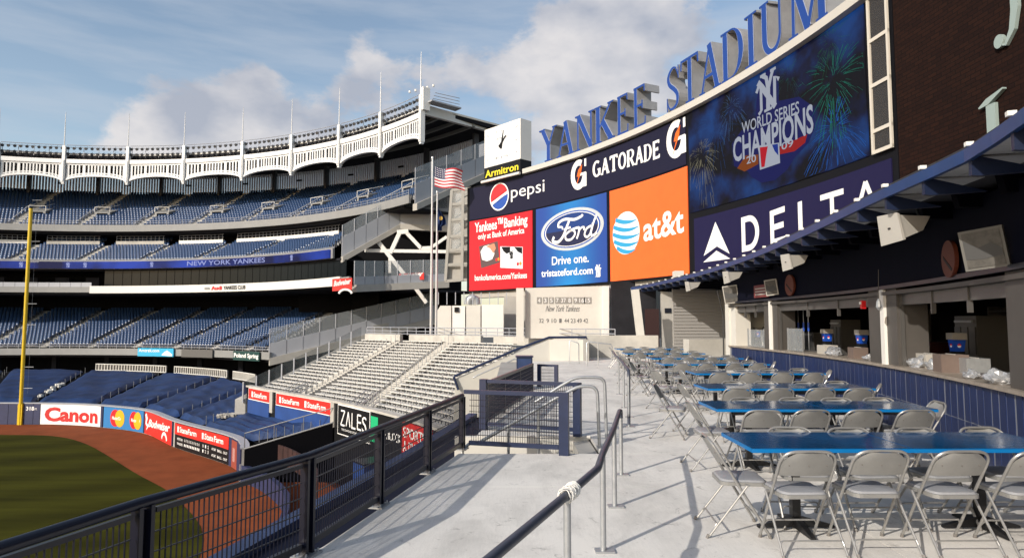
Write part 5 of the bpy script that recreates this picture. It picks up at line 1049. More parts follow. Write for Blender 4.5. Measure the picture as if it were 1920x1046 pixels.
def gx(u, v, r, z): # angle-arc position for pixel column u
    lo, hi = 20.0, 130.0
    def colx(a):
        p = G(r, a, z); c, s_ = math.cos(PITCH), math.sin(PITCH); dz = p[2] - CAMH; return 960 + FPX * p[0] / (p[1] * c + dz * s_)
    for _ in range(40):
        m = (lo + hi) / 2
        if colx(m) < u: hi = m
        else: lo = m
    return math.radians(90 - lo) * r
text(MB(), 'Audi', gfn(63.4), gx(396, 0, 63.4, 6.9), gx(416, 0, 63.4, 6.9), 6.62, .55, .03, .03).build('lettering', M_RED, cl); text(MB(), 'YANKEES CLUB', gfn(63.4), gx(419, 0, 63.4, 6.9), gx(460, 0, 63.4, 6.9), 6.62, .52, .03, .02).build('lettering', M_BLACKP, cl)
mb = MB(); x0 = gx(385, 0, 63.4, 6.9)
for k in range(4): mb.mprism([(x0 + k * .22 + .18 * math.cos(a), 6.85 + .18 * math.sin(a)) for a in [PI / 5 * j for j in range(10)]], gfn(63.4), .02, .03 + k * .002)
mb.build('ring_mark', M_FAS, cl)
rb = thing('ribbon_display', 'blue glowing ribbon display along the front of the middle tier', 'display', G(65.6, 70, 11)); LM = mat('ribbon_screen', (.004, .006, .03), .6, spec=.1, emit=(.012, .03, .26), es=.8)
def ribmat():
    t = LM.node_tree; b = t.nodes['Principled BSDF']; g = N(t, 'ShaderNodeNewGeometry'); n = N(t, 'ShaderNodeTexNoise'); n.inputs['Scale'].default_value = .13; n.inputs['Detail'].default_value = 5; L(t, g.outputs['Position'], n.inputs['Vector']); r = N(t, 'ShaderNodeValToRGB'); e = r.color_ramp.elements; e[0].position = .38; e[0].color = (.008, .008, .04, 1); e[1].position = .64; e[1].color = (.03, .08, .55, 1); L(t, n.outputs['Fac'], r.inputs[0]); L(t, r.outputs[0], b.inputs['Emission Color'])
ribmat(); rslab(MB(), 65.4, 65.65, 10.42, 11.55, AL, 47.3).build('led_strip', LM, rb)
M_RT = emat('ribbon_text', (.35, .40, .75), .8)
text(MB(), 'NEW YORK YANKEES', gfn(65.4), gx(351, 0, 65.4, 11), gx(497, 0, 65.4, 11), 10.66, .70, .03, .012).build('lettering', M_RT, rb)
for u in (40, 285, 160, 547, 128): mb = MB(); ny_logo(mb, gfn(65.4), gx(u, 0, 65.4, 11), 11.0, .8, .03); mb.build('monogram', M_RT, rb)
# seats: nearest as parts, the rest joined
camv = Vector((0, 0, CAMH)); SC_ = [(((Vector(G(*s_)) - camv).length), s_) for s_ in all_seats]; SC_.sort(key=lambda q: q[0]); near = [q[1] for q in SC_[:300]]; far = [q[1] for q in SC_[300:]]
sm = MB().add([tuple(p) for p in SEATV], SEATF).build('seat', M_SEATS, None); sm.parent = gr
for i, (r, a, z) in enumerate(near):
    M_ = Matrix.Translation(Vector(G(r, a, z)) - ORG[gr.name]) @ Matrix.Rotation(math.radians(a - 90), 4, 'Z')
    if i == 0: sm.matrix_basis = M_
    else: inst(sm, gr, M_)
fa = np.array(far); ang = np.radians(fa[:, 1]); cx_ = GC.x + fa[:, 0] * np.cos(ang); cy_ = GC.y + fa[:, 0] * np.sin(ang); th = ang - PI / 2; c, s_ = np.cos(th)[:, None], np.sin(th)[:, None]
X = SEATV[None, :, 0] * c - SEATV[None, :, 1] * s_ + cx_[:, None]; Y = SEATV[None, :, 0] * s_ + SEATV[None, :, 1] * c + cy_[:, None]; Z = SEATV[None, :, 2] + fa[:, 2][:, None]
V = np.stack([X, Y, Z], -1).reshape(-1, 3) - np.array(ORG[gr.name]); Fq = (np.array(SEATF)[None] + (np.arange(len(fa)) * len(SEATV))[:, None, None]).reshape(-1, 4)
me = bpy.data.meshes.new('distant_seats'); me.vertices.add(len(V)); me.vertices.foreach_set('co', V.ravel()); me.loops.add(Fq.size); me.loops.foreach_set('vertex_index', Fq.ravel()); me.polygons.add(len(Fq)); me.polygons.foreach_set('loop_start', np.arange(len(Fq)) * 4); me.update(calc_edges=True); me.materials.append(M_SEATS)
so = bpy.data.objects.new('distant_seats', me); COL.objects.link(so); so.parent = gr; so['kind'] = 'stuff'
# ------------------------------------------------------------ frieze
FA = [math.degrees(math.atan2(U(u, v, 26.3)[1] - GC.y, U(u, v, 26.3)[0] - GC.x)) for u, v in [(120, 345), (238, 346), (346, 345), (450, 337), (545, 328), (638, 314), (724, 297), (786, 268)]]
FA = [FA[0] + 7.9 * 3, FA[0] + 7.9 * 2, FA[0] + 7.9] + FA; FR = 74.7
M_FRZ = mat('frieze_white', (.74, .74, .73), .5, var=.05, scale=.6)
for i in range(len(FA) - 1):
    a0, a1_ = FA[i] - .28, FA[i + 1] + .28; mb = MB()
    def az(t): return a0 + (a1_ - a0) * t
    def arch(t): return 26.75 + 1.15 * math.sqrt(max(0, 1 - (2 * t - 1) ** 2 * .93)) - .25
    n = 24; T_ = [k / n for k in range(n + 1)]
    for (ra, rb2, f0, f1) in ((FR - .25, FR + .25, lambda t: arch(t), lambda t: arch(t) + .38), (FR - .12, FR + .15, lambda t: arch(t) + .55, lambda t: arch(t) + .72), (FR - .3, FR + .3, lambda t: 29.98, lambda t: 30.72), (FR - .12, FR + .12, lambda t: 29.7, lambda t: 29.94)):
        mb.grid([[G(r, az(t), f(t)) for t in T_] for r, f in ((ra, f0), (ra, f1), (rb2, f1), (rb2, f0), (ra, f0))])
    BT = [(.29, .022), (.71, .022), (.03, .02), (.97, .02)] + [(.04 + .0575 * (k + 1), .0115) for k in range(3)] + [(.312 + .0537 * (k + 1), .0115) for k in range(6)] + [(.732 + .0575 * (k + 1), .0115) for k in range(3)]
    for t, w in BT:
        z0 = arch(t) + .37; mb.hexa([G(FR - .1, az(t - w), z0), G(FR - .1, az(t + w), z0), G(FR + .1, az(t + w), z0), G(FR + .1, az(t - w), z0), G(FR - .1, az(t - w), 29.75), G(FR - .1, az(t + w), 29.75), G(FR + .1, az(t + w), 29.75), G(FR + .1, az(t - w), 29.75)])
    mb.build('frieze_panel', M_FRZ, gr, fix=False)
    mb = MB()
    for zz_ in (31.95, 33.0): mb.tube([G(FR + .4, az(t), zz_) for t in T_[::4]], .05, 4)
    for k in range(5): mb.box(G(FR + .4, az(k / 4), 32.2), (.07, .07, 1.8))
    mb.tube([G(FR - .2, az(t), 33.25) for t in T_[::4]], .06, 4)
    mb.build('light_rack', M_GREYP, gr)
fl0 = None
M_FL = mat('floodlight_dark', (.035, .037, .042), .4)
fm = MB().tube([(0, -.16, -.05), (0, .02, 0), (0, .24, .04)], [.27, .22, .10], 8); fm.tube([(0, .1, .1), (0, .2, .45)], .03, 4)
for i in range(len(FA) - 1):
    for k in range(11):
        for z in (31.75, 32.75):
            a = FA[i] + (FA[i + 1] - FA[i]) * (k + .5) / 11; M_ = Matrix.Translation(Vector(G(FR + .1, a, z)) - ORG[gr.name]) @ Matrix.Rotation(math.radians(a - 90) + .3 * math.sin(i * 7 + k * 3), 4, 'Z')
            if fl0 is None: fl0 = fm.build('floodlight', M_FL, None); fl0.parent = gr; fl0.matrix_basis = M_
            else: inst(fl0, gr, M_)
for a in FA:
    mb = MB(); mb.box(G(FR - .1, a, 29.8), (.70, .52, 6.6), math.radians(a)); mb.box(G(FR - .1, a, 26.4), (.5, .4, .4), math.radians(a)); mb.box(G(FR - .5, a, 28.6), (.1, .25, 3.8), math.radians(a)); p = mb.build('frieze_post', M_FRZ, gr)
    MB().tube([G(FR - .3, a, 33), G(FR - .3, a, 36), G(FR - .3, a, 39.2)], [.10, .08, .04], 8).build('mast', mat('mast_white', (.6, .6, .6), .4), p)
e_ = FA[-1]; MB().hexa([G(FR - .3, e_ - .1, 30.9), G(FR + .8, e_ - .1, 30.9), G(FR + .8, e_ - .5, 30.9), G(FR - .3, e_ - .5, 30.9), G(FR - .3, e_ - .1, 34.1), G(FR + .8, e_ - .1, 34.1), G(FR + .8, e_ - .5, 34.1), G(FR - .3, e_ - .5, 34.1)]).build('end_pylon', M_FRZ, gr)
mb = MB(); [mb.tube([G(FR + 1 + k * .2, e_ - .5, 32.3 + k * .45), G(FR + 5.5, e_ - .8, 32.3 + k * .45)], .05, 4) for k in range(4)]; mb.box(G(FR + 3, e_ - .6, 32.1), (5, 1.5, .2), math.radians(e_)); mb.build('roof_ladder_platform', M_GREYP, gr)
for k in range(5): mb = MB().tube([G(FR - .2 + k * .3, e_ + 2.3 - k * .8, 34.2), G(FR - .2 + k * .3, e_ + 2.3 - k * .8, 34.5)], .16, 6).build('small_camera', M_WHITE, gr)
# ------------------------------------------------------------ right-hand side walls of the tiers with glass rails
def sidewall(pts, zh, gh, n, m=M_GREYP, down=1.0):
    """pts: front and back (x,y,z); panels of height zh with a glass rail gh above and a soffit below"""
    for (a, b), k in zip(zip(pts, pts[1:]), n):
        a = Vector(a); b = Vector(b)
        for i in range(k):
            p, q = a + (b - a) * (i + .03) / k, a + (b - a) * (i + .97) / k; u = Vector((0, 0, 1)); nn = (b - a).cross(u).normalized() * .08
            MB().hexa([p - nn, q - nn, q + nn, p + nn, p - nn + u * zh, q - nn + u * zh, q + nn + u * zh, p + nn + u * zh]).build('side_panel', m, gr)
            if gh: MB().hexa([p - nn * .2 + u * zh, q - nn * .2 + u * zh, q + nn * .2 + u * zh, p + nn * .2 + u * zh, p - nn * .2 + u * (zh + gh), q - nn * .2 + u * (zh + gh), q + nn * .2 + u * (zh + gh), p + nn * .2 + u * (zh + gh)]).build('glass_rail', M_GLASSL, gr)
        u = Vector((0, 0, 1)); mb = MB()
        if gh:
            for i in range(k + 1): p = a + (b - a) * i / k; MB().box((p.x, p.y, p.z + (zh + gh) / 2), (.09, .09, zh + gh)).build('rail_post', M_GREYP, gr)
        nn = (b - a).cross(u).normalized() * .45
        MB().hexa([a - nn - u * down, b - nn - u * down, b + nn - u * down, a + nn - u * down, a - nn - u * .01, b - nn - u * .01, b + nn - u * .01, a + nn - u * .01]).build('raker_beam', M_CREAMD, gr)
sidewall([DY(505, 671, 84.0), DY(820, 594, 94.9)], 1.9, 2.0, [11], down=1.0)
sidewall([DY(641, 481, 84.5), DY(750, 420, 89), DY(840, 425, 89.5)], 2.6, 1.7, [5, 4], down=.8)
sidewall([DY(778, 382, 82), DY(962, 300, 96)], 2.6, 2.2, [7], down=.9)
sidewall([DY(664, 534, 78), DY(720, 532, 82), DY(840, 527, 86)], 1.0, 2.0, [3, 5], down=.9)
MB().hexa([DY(820, 600, 96), DY(700, 640, 90), DY(700, 640, 92), DY(820, 600, 98), DY(820, 590, 96), DY(700, 610, 90), DY(700, 610, 92), DY(820, 590, 98)]).build('lower_raker', M_CREAMD, gr)
# dark sheets stand in for shaded concourse gaps past the ends; last is grey
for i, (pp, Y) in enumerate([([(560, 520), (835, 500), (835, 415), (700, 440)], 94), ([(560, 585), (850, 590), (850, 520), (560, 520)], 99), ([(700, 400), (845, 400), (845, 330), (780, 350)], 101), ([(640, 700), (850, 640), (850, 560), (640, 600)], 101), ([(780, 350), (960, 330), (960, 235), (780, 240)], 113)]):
    MB().mprism([(DY(u, v, Y)[0], DY(u, v, Y)[2]) for u, v in pp], lambda a, b, d, Y=Y: (a, Y + d, b), 0, .4).build('concourse_gap_sheet', M_DARK if i != 4 else M_GREYP, gr)
# white trusses
tr = thing('steel_truss', 'white painted zigzag steel truss beside the end of the middle tier', 'truss', DY(740, 520, 88))
for a, b, w in [((708, 452), (758, 514), .55), ((732, 475), (750, 436), .55), ((745, 436), (766, 434), .6), ((762, 436), (790, 466), .5), ((790, 466), (808, 465), .5), ((806, 466), (838, 444), .4), ((684, 470), (840, 472), .45), ((731, 478), (731, 512), .35), ((772, 530), (800, 568), .5)]:
    MB().bar(DY(*a, 87.5), DY(*b, 87.5), w, w).build('strut', M_WHITE, tr)
# ------------------------------------------------------------ stair tower left of the scoreboard
tw = thing('stair_tower', 'pale glazed stair tower standing left of the scoreboard', 'building', DY(855, 600, 64))
Yt = 64
def tq(mb, pts, Y0, Y1): return mb.mprism([(DY(u, v, Y0)[0], DY(u, v, Y0)[2]) for u, v in pts], lambda a, b, d: (a, d, b), Y0, Y1)
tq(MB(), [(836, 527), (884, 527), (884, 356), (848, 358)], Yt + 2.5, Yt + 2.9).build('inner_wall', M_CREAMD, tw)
for v in (357, 384, 413, 444, 470, 497, 527): MB().bar(DY(834 + max(0, (527 - v)) * .075, v, Yt), DY(884, v - 3, Yt), .3, .28).build('floor_beam', mat('tower_frame', (.36, .345, .31), .6), tw)
for (a, b) in (((835, 527), (847, 357)), ((866, 527), (868, 357)), ((882, 527), (882, 357))): MB().bar(DY(*a, Yt - .05), DY(*b, Yt - .05), .28).build('column', mat('tower_frame', (.36, .345, .31), .6), tw)
for v0, v1 in ((497, 474), (525, 500)): tq(MB(), [(836, v0), (880, v0), (880, v1), (838, v1)], Yt + .3, Yt + .5).build('infill_panel', M_CREAMD, tw)
for v0, v1 in ((381, 360), (410, 387), (441, 416), (467, 447)): tq(MB(), [(845, v0), (865, v0), (865, v1), (846, v1)], Yt + .1, Yt + .15).build('glass_pane', M_GLASSL, tw); MB().bar(DY(848, v0, Yt + 1.5), DY(880, v1 + 2, Yt + 1.5), .5, .25).build('stair_flight', mat('tower_frame', (.36, .345, .31), .6), tw)
# ------------------------------------------------------------ walls, machinery and number wall under the scoreboard
mbx = thing('equipment_enclosure', 'white metal equipment enclosure with round ducts under the scoreboard', 'enclosure', DY(890, 620, 50))
for i, (u0, u1, v1) in enumerate([(822, 846, 573), (848, 872, 573), (874, 901, 572), (903, 944, 571)]): tq(MB(), [(u0, 632), (u1, 632), (u1, v1), (u0 + (10 if i == 0 else 0), v1)] if i else [(820, 632), (u1, 632), (u1, 573), (826, 573), (820, 582)], 50 + .02 * i, 52).build('enclosure_panel', M_WHITE if i % 2 else M_CREAM, mbx)
tq(MB(), [(945, 632), (985, 632), (985, 555), (945, 555)], 53, 53.5).build('side_recess', M_CREAMD, mbx); tq(MB(), [(852, 585), (860, 585), (860, 576), (852, 576)], 49.9, 50).build('vent_hood', M_BLACKP, mbx)
for u in (890,): P = [DY(u - 12, 571, 51), DY(u - 11, 561, 51), DY(u - 4, 557, 51), DY(u + 3, 561, 51), DY(u + 4, 571, 51)]; MB().tube(P, .32, 10).build('round_duct', M_STEEL, mbx, smooth=True)
for k in range(9): MB().bar(DY(822 + k * 16, 571, 50.5), DY(822 + k * 16, 548, 50.5), .06).build('roof_rail_post', M_GREYP, mbx)
nw = thing('number_wall', 'cream wall with rows of retired numbers and script lettering under the scoreboard', 'wall', DY(1060, 630, 43))
NY_ = 43.0
tq(MB(), [(985, 634), (1131, 634), (1131, 536), (985, 540)], NY_, NY_ + .4).build('wall_body', M_CREAM, nw)
tq(MB(), [(968, 640), (982, 640), (982, 540), (968, 540)], NY_ - .5, NY_ + .4).build('pilaster', M_CREAM, nw); tq(MB(), [(1131, 634), (1142, 634), (1142, 536), (1131, 536)], NY_ - .3, NY_ + .5).build('pilaster', M_WHITE, nw); tq(MB(), [(1142, 634), (1154, 634), (1154, 536), (1142, 536)], NY_ + .2, NY_ + .6).build('side_pier', M_GREYP, nw); tq(MB(), [(1154, 634), (1262, 634), (1262, 540), (1154, 540)], NY_ + 3, NY_ + 3.3).build('recess_wall', M_CREAMD, nw)
tq(MB(), [(1158, 634), (1180, 634), (1180, 560), (1158, 560)], NY_ + 2.8, NY_ + 3).build('dark_doorway', mat('dark_red_door', (0, 0, 0)), nw)
def nfn(x, y, d): return (x, NY_ - d, y)
for row, (txt, u0, u1, v) in enumerate([('4 3 5 7 37 8 9 16 15', 1011, 1102, 567), ('32 9 10 1 44 23 49 42', 1015, 1098, 605)]):
    for k, w_ in enumerate(txt.split(' ')):
        u = u0 + (u1 - u0) * k / 8 if row == 0 else u0 + (u1 - u0) * k / 7; a = DY(u - len(w_) * 2.2, v, NY_); b = DY(u + len(w_) * 2.2, v, NY_)
        if row == 0: h_ = .17; MB().mprism([(a[0] - .08, a[2] - .08), (b[0] + .08, a[2] - .08), (b[0] + .08, a[2] + .36), (a[0] - .08, a[2] + .36)], nfn, .0, .03).build('number_plaque', mat('plaque_grey', (.26, .25, .23), .5), nw)
        text(MB(), w_, nfn, a[0], b[0], a[2], .28, .04 if row == 0 else .02, .0).build('number', M_WTXT if row == 0 else mat('number_grey', (.12, .12, .12), .5), nw)
a, b = DY(1023, 584, NY_), DY(1087, 584, NY_); text(MB(), 'New York Yankees', nfn, a[0], b[0], a[2], .42, .02, -.004, .5).build('script_lettering', mat('number_grey', (0, 0, 0)), nw)
# rim walls behind the bleachers with railing
pw = thing('bleacher_back_wall', 'low pale parapet wall with a grey railing behind the top bleacher row', 'wall', (-6, 50, 0))
BK = Path([(-12.9, 55.4), (-8.5, 51.8), (-4.2, 48.4), (-.2, 45.4), (1.8, 43.8), (6.5, 40.4)], -1)
for s_, e in ((0, .19), (.235, .55), (.60, 1)): BK.slab(MB(), BK.L * s_, BK.L * e, .1, .72, -.3, 0, 1).build('parapet', M_CONC, pw)
BK.slab(MB(), BK.L * .19, BK.L * .235, -.3, .1, -.6, -.5, 1).build('gap_floor', M_CREAMD, pw); mb = MB(); n = int(BK.L / 1.05)
for i in range(n + 1): mb.box(BK.pos(BK.L * i / n, 1.0, -.2), (.05, .05, .62))
for z in (1.30, 1.0, .78): mb.tube([BK.pos(BK.L * i / n, z, -.2) for i in range(n + 1)], .03, 4)
mb.build('railing', M_GREYP, pw)
# ============================================================ BLEACHERS
BF = Path([(p.x, p.y) for p in cat_rom([(-20.7, 49.6), (-16.6, 45.4), (-11.5, 40.4), (-6.4, 34.1), (-3.4, 29.7)], 6)], -1)
BB = Path([(p.x, p.y) for p in cat_rom([(-12.9, 55.4), (-8.5, 51.8), (-4.2, 48.4), (-.2, 45.2), (.3, 44.6)], 6)], -1)
bl = thing('bleachers', 'sunlit tiers of silver bench bleachers left of the terrace', 'bleachers', (-8, 44, -3))
def BR_(s_, t, z=None):
    a = BF.pos(BF.L * s_, 0); b = BB.pos(BB.L * s_, 0); return (a[0] + (b[0] - a[0]) * t, a[1] + (b[1] - a[1]) * t, (-4.2 + 4.25 * t) if z is None else z)
NR = 22; dk = MB(); ns_ = 26
for k in range(NR):
    t0, t1 = k / NR, (k + 1) / NR; z0, z1 = -4.25 + 4.25 * t0, -4.25 + 4.25 * t1
    dk.grid([[BR_(i / ns_, t0, z0) for i in range(ns_ + 1)], [BR_(i / ns_, t1, z0) for i in range(ns_ + 1)], [BR_(i / ns_, t1, z1) for i in range(ns_ + 1)]])
dk.build('deck', mat('bleacher_deck', (.40, .39, .37), .6, .0, var=.12, scale=1), bl, fix=False)
benches = []
for k in range(NR):
    t = (k + .55) / NR; z = -4.25 + 4.25 * k / NR + .40; nseg = 19
    for i in range(nseg):
        a, b = (i + .03) / nseg, (i + .97) / nseg
        if abs((i + .5) / nseg - .27) < .025 or abs((i + .5) / nseg - .62) < .025: continue
        benches.append((a, b, t, z, k))
benches.sort(key=lambda q: (Vector(BR_(q[0], q[2], q[3])) - camv).length); bst = MB(); leg_mb = MB()
for j, (a, b, t, z, k) in enumerate(benches):
    p, q = Vector(BR_(a, t, z)), Vector(BR_(b, t, z)); mb = MB() if j < 300 else bst
    mb.bar(p, q, .34, .07)
    if j < 300: mb.build('bench', M_ALU, bl)
    for f in (0.0, .5):
        w = p + (q - p) * f; leg_mb.box((w.x, w.y, z - .22), (.06, .12, .36), .7)
if bst.v: bst.build('far_benches', M_ALU, bl, kind='stuff')
leg_mb.build('bench_supports', mat('support_grey', (.30, .30, .30), .6), bl, kind='stuff')
for s_ in (.27, .62):
    mb = MB()
    for k in range(3, NR * 2): t = k / (NR * 2); p = BR_(s_, t); mb.box((p[0], p[1], -4.1 + 4.25 * t), (1.1, .45, .22), -.75)
    mb.build('aisle_stairs', M_CONC, bl)
    mb = MB(); mb.tube([(BR_(s_, t)[0], BR_(s_, t)[1], -3.2 + 4.25 * t) for t in (.0, .08, .15)], .03, 5); [mb.tube([(BR_(s_ + d_, t)[0], BR_(s_ + d_, t)[1], -4.1 + 4.25 * t), (BR_(s_ + d_, t)[0], BR_(s_ + d_, t)[1], -3.1 + 4.25 * t)], .03, 5) for t in (0, .05, .1, .15) for d_ in (-.03, 0, .03)]; [mb.tube([(BR_(s_ + d_, t)[0], BR_(s_ + d_, t)[1], z_ + 4.25 * t) for t in (0, .05, .1, .15)], .025, 5) for d_ in (-.03, .03) for z_ in (-3.1, -3.4, -3.7)]; mb.build('aisle_railing', M_STEEL, bl)
    mb = MB()
    for k in range(3, NR): t = k / NR; p = BR_(s_, t); mb.box((p[0], p[1], p[2] + .5), (.04, .04, .9))
    mb.build('aisle_post', M_STEEL, bl)
# left glass screen of the bleachers
for i in range(10):
    a, b = Vector(BR_(0, i / 10)), Vector(BR_(0, (i + .96) / 10)); o_ = Vector((-.25, -.1, 0)); a += o_; b += o_; u = Vector((0, 0, 1.3))
    MB().quad(a, b, b + u, a + u).build('glass_screen', M_GLASS, bl); MB().bar(a - Vector((0, 0, .3)), a + u, .09).build('screen_post', M_GREYP, bl)
MB().hexa([Vector(BR_(0, 0)) + Vector((-.9, 0, -1.2)), Vector(BR_(0, 1)) + Vector((-.9, 0, -.8)), Vector(BR_(0, 1)) + Vector((-.1, 0, -.8)), Vector(BR_(0, 0)) + Vector((-.1, 0, -1.2)), Vector(BR_(0, 0)) + Vector((-.9, 0, -.05)), Vector(BR_(0, 1)) + Vector((-.9, 0, .1)), Vector(BR_(0, 1)) + Vector((-.1, 0, .1)), Vector(BR_(0, 0)) + Vector((-.1, 0, -.05))]).build('side_kerb', M_CONC2, bl)
# front wall with adverts
BF.slab(MB(), 0, BF.L, -10.3, -3.3, -.3, 0, 1).build('front_wall', M_BLACKP, bl); BF.slab(MB(), 0, BF.L, -3.29, -3.16, -.35, .08, 1).build('front_coping', M_CONC, bl)
def ffn(x, y, d): return BF.pos(x, y, d)
def fs(u): return BF.hit(u, 745)[0]
def insign(name, lab, u0, u1, z0, z1, m, grp=None, o=.05, border=None, path=BF):
    s0, s1 = path.hit(u0, 760)[0], path.hit(u1, 760)[0]; t = thing(name, lab, 'sign', path.pos(s0, z0, o), grp)
    if border: path.slab(MB(), s0 - .06, s1 + .06, z0 - .06, z1 + .06, .01, o - .01, 1).build('frame', border, t)
    p = path.slab(MB(), s0, s1, z0, z1, .01, o, 1).build('board', m, t); return t, p, s0, s1
def housemark(mb, x, y, h, fn, d=.06):
    rib_mb(mb, [(x, y), (x, y + h * .9)], h * .55, fn, d, d + .01)
for i, (u0, u1, lab) in enumerate([(467, 507, 'left red insurance sign on the bleacher front, the short one'), (519, 622, 'long red insurance sign with two wordmarks on the bleacher front')]):
    t, p, s0, s1 = insign('insurance_sign', lab, u0, u1, -4.12, -3.34, M_SFRED, border=M_WTXT, o=.06); L_ = s1 - s0; mb = MB()
    for k in range(1 + i):
        x = s0 + L_ * ((.16 if not i else .07) + k * .47); w = L_ * (.70 if not i else .37); housemark(mb, x + .12, -3.96, .48, ffn, .066); text(mb, 'StateFarm', ffn, x + .36, x + w, -3.92, .36, .066, .02)
    mb.build('lettering', M_WTXT, p); BF.slab(MB(), s0, s1, -5.2, -4.2, .01, .12, 1).build('blue_padding', mat('wall_pad_blue', (.012, .05, .20), .6, var=.15, scale=1), t)
    b = BF.slab(MB(), s1 + .02, s1 + .5, -4.8, -3.3, .0, .1, 1).build('gap_post', M_CREAMD, t)
t, p, s0, s1 = insign('jewellery_sign', 'black jewellery sign with tall white letters on the bleacher front', 637, 696, -5.05, -3.35, M_BLACKP, border=M_WTXT, o=.10)
L_ = s1 - s0
for i, ch in enumerate('ZALE'):
    w = L_ * .125; x = s0 + L_ * (.10 + i * .175); h = .86; T = h * .12; mb = MB(); kk = [0]
    def s(P_, x=x): kk[0] += 1; rib_mb(mb, [(x + q[0], -4.50 + q[1]) for q in P_], T, ffn, .104, .110 + .001 * kk[0])
    if ch == 'Z': s([(0, h), (w, h)]); s([(w, h), (0, 0)]); s([(0, 0), (w, 0)])
    if ch == 'A': s([(0, 0), (w / 2, h)]); s([(w / 2, h), (w, 0)])
    if ch == 'L': s([(0.05, 0), (.05, h)]); s([(0, 0), (w, 0)])
    if ch == 'E': s([(.05, 0), (.05, h)]); [s([(.05, y), (w, y)]) for y in (0.02, h / 2, h - .02)]
    mb.build('letter', M_WTXT, p)
mb = MB(); text(mb, 'S', ffn, s0 + L_ * .78, s0 + L_ * .92, -4.54, .86, .11, .0); mb.build('letter', M_WTXT, p); text(MB(), 'THE DIAMOND STORE', ffn, s0 + L_ * .12, s0 + L_ * .62, -4.82, .12, .11).build('lettering', M_WTXT, p)
t, p, s0, s1 = insign('tax_sign', 'dark sign with a green square and white wordmark on the bleacher front', 698, 757, -5.05, -3.35, M_BLACKP, o=.10); BF.slab(MB(), s0 + .1, s0 + 1.0, -4.9, -3.5, .11, .13, 1).build('green_square', mat('bright_green', (.01, .40, .16), .5), p); text(MB(), 'H&R BLOCK', ffn, s0 + 1.2, s1 - .1, -4.5, .42, .11, .01).build('lettering', M_WTXT, p)
t, p, s0, s1 = insign('sports_shop_sign', 'red sign with two lines of white letters on the bleacher front', 758, 812, -5.05, -3.35, M_SFRED, o=.10); text(MB(), 'SPORTS', ffn, s0 + .15, s1 - .6, -4.1, .5, .11, .02).build('lettering', M_WTXT, p); text(MB(), 'AUTHORITY', ffn, s0 + .15, s1 - .2, -4.8, .5, .11, .02).build('lettering', M_WTXT, p)
# ============================================================ FIELD WALL AND COVERED SEATS
WP = [(-70, 61.5), (-60, 62.2), (-49.8, 62), (-45.7, 61.9), (-42.7, 61.5), (-38.7, 60.2), (-32.8, 57), (-26.8, 50.8), (-19.2, 44), (-16.9, 40)]
FW = Path([(p.x, p.y) for p in cat_rom([(-130, 52), (-90, 59)] + WP, 6)], -1)
fw = thing('field_wall', 'curved padded navy outfield wall with a pale coping', 'wall', (-40, 60, ZF))
FW.slab(MB(), 0, FW.L, ZF - .3, ZT, -.4, 0, 1.5).build('wall_body', M_CONC2, fw); FW.slab(MB(), 0, FW.L, ZT + .01, ZT + .09, -.45, .1, 1.5).build('coping', M_GREYP, fw)
s_ = 0; e_ = FW.hit(76, 780)[0]
while s_ < e_: FW.slab(MB(), s_ + .02, min(s_ + 1.22, e_), ZF + .02, ZT - .02, .01, .10, .7).build('wall_pad', M_NAVYP, fw); s_ += 1.24
def wfn(x, y, d): return FW.pos(x, y, d)
def wsgn(name, lab, u0, u1, m, z0=ZF + .06, z1=ZT - .03, o=.10):
    v = 785 if u0 < 300 else 830
    s0, s1 = FW.hit(u0, v)[0], FW.hit(u1, v)[0]; t = thing(name, lab, 'sign', FW.pos(s0, z0, o)); p = FW.slab(MB(), s0, s1, z0, z1, .01, o, 1).build('board', m, t); return t, p, s0, s1
text(MB(), '318', wfn, FW.hit(50, 780)[0], FW.hit(65, 780)[0], ZT - .62, .34, .12, .03).build('distance_number', M_WTXT, fw); text(MB(), 'FT.', wfn, FW.hit(66, 780)[0], FW.hit(71, 780)[0], ZT - .60, .18, .12, .01).build('distance_unit', M_WTXT, fw)
t, p, s0, s1 = wsgn('camera_sign', 'white outfield sign with large red serif lettering', 77, 190, M_WTXT); L_ = s1 - s0
text(MB(), 'Canon', wfn, s0 + L_ * .06, s1 - L_ * .05, ZF + .42, 1.20, .11, .045).build('lettering', mat('camera_red', (.50, .012, .012), .5), p)
FW.slab(MB(), s1 + .02, s1 + .3, ZF + .06, ZT - .03, .01, .1, 1).build('wall_pad', M_NAVYP, fw)
t, p, s0, s1 = wsgn('credit_card_sign', 'bright blue outfield sign with two pairs of red and yellow circles', 196, 271, mat('card_sign_blue', (.02, .17, .42), .5)); L_ = s1 - s0
for k in range(2):
    cx = s0 + L_ * (.32 + .46 * k); r = .78
    q = MB(); q.mprism([(cx - r * .42 + r * math.cos(a) * .9, ZF + 1.02 + r * math.sin(a)) for a in [2 * PI * i / 24 for i in range(24)]], wfn, .105, .115); q.build('red_disc', M_RED, p)
    q = MB(); q.mprism([(cx + r * .45 + r * math.cos(a) * .9, ZF + 1.02 + r * math.sin(a)) for a in [2 * PI * i / 24 for i in range(24)]], wfn, .105, .125); q.build('yellow_disc', mat('card_yellow', (.75, .38, .01), .5), p); text(MB(), 'MasterCard', wfn, cx - r * .95, cx + r * 1.0, ZF + .88, .30, .130, .02).build('lettering', M_WTXT, p)
FW.slab(MB(), s1 + .02, s1 + .22, ZF + .06, ZT - .03, .01, .1, 1).build('wall_pad', M_NAVYP, fw)
t, p, s0, s1 = wsgn('beer_sign', 'red beer sign with slanting white script on the outfield wall', 274, 325, M_SFRED); L_ = s1 - s0
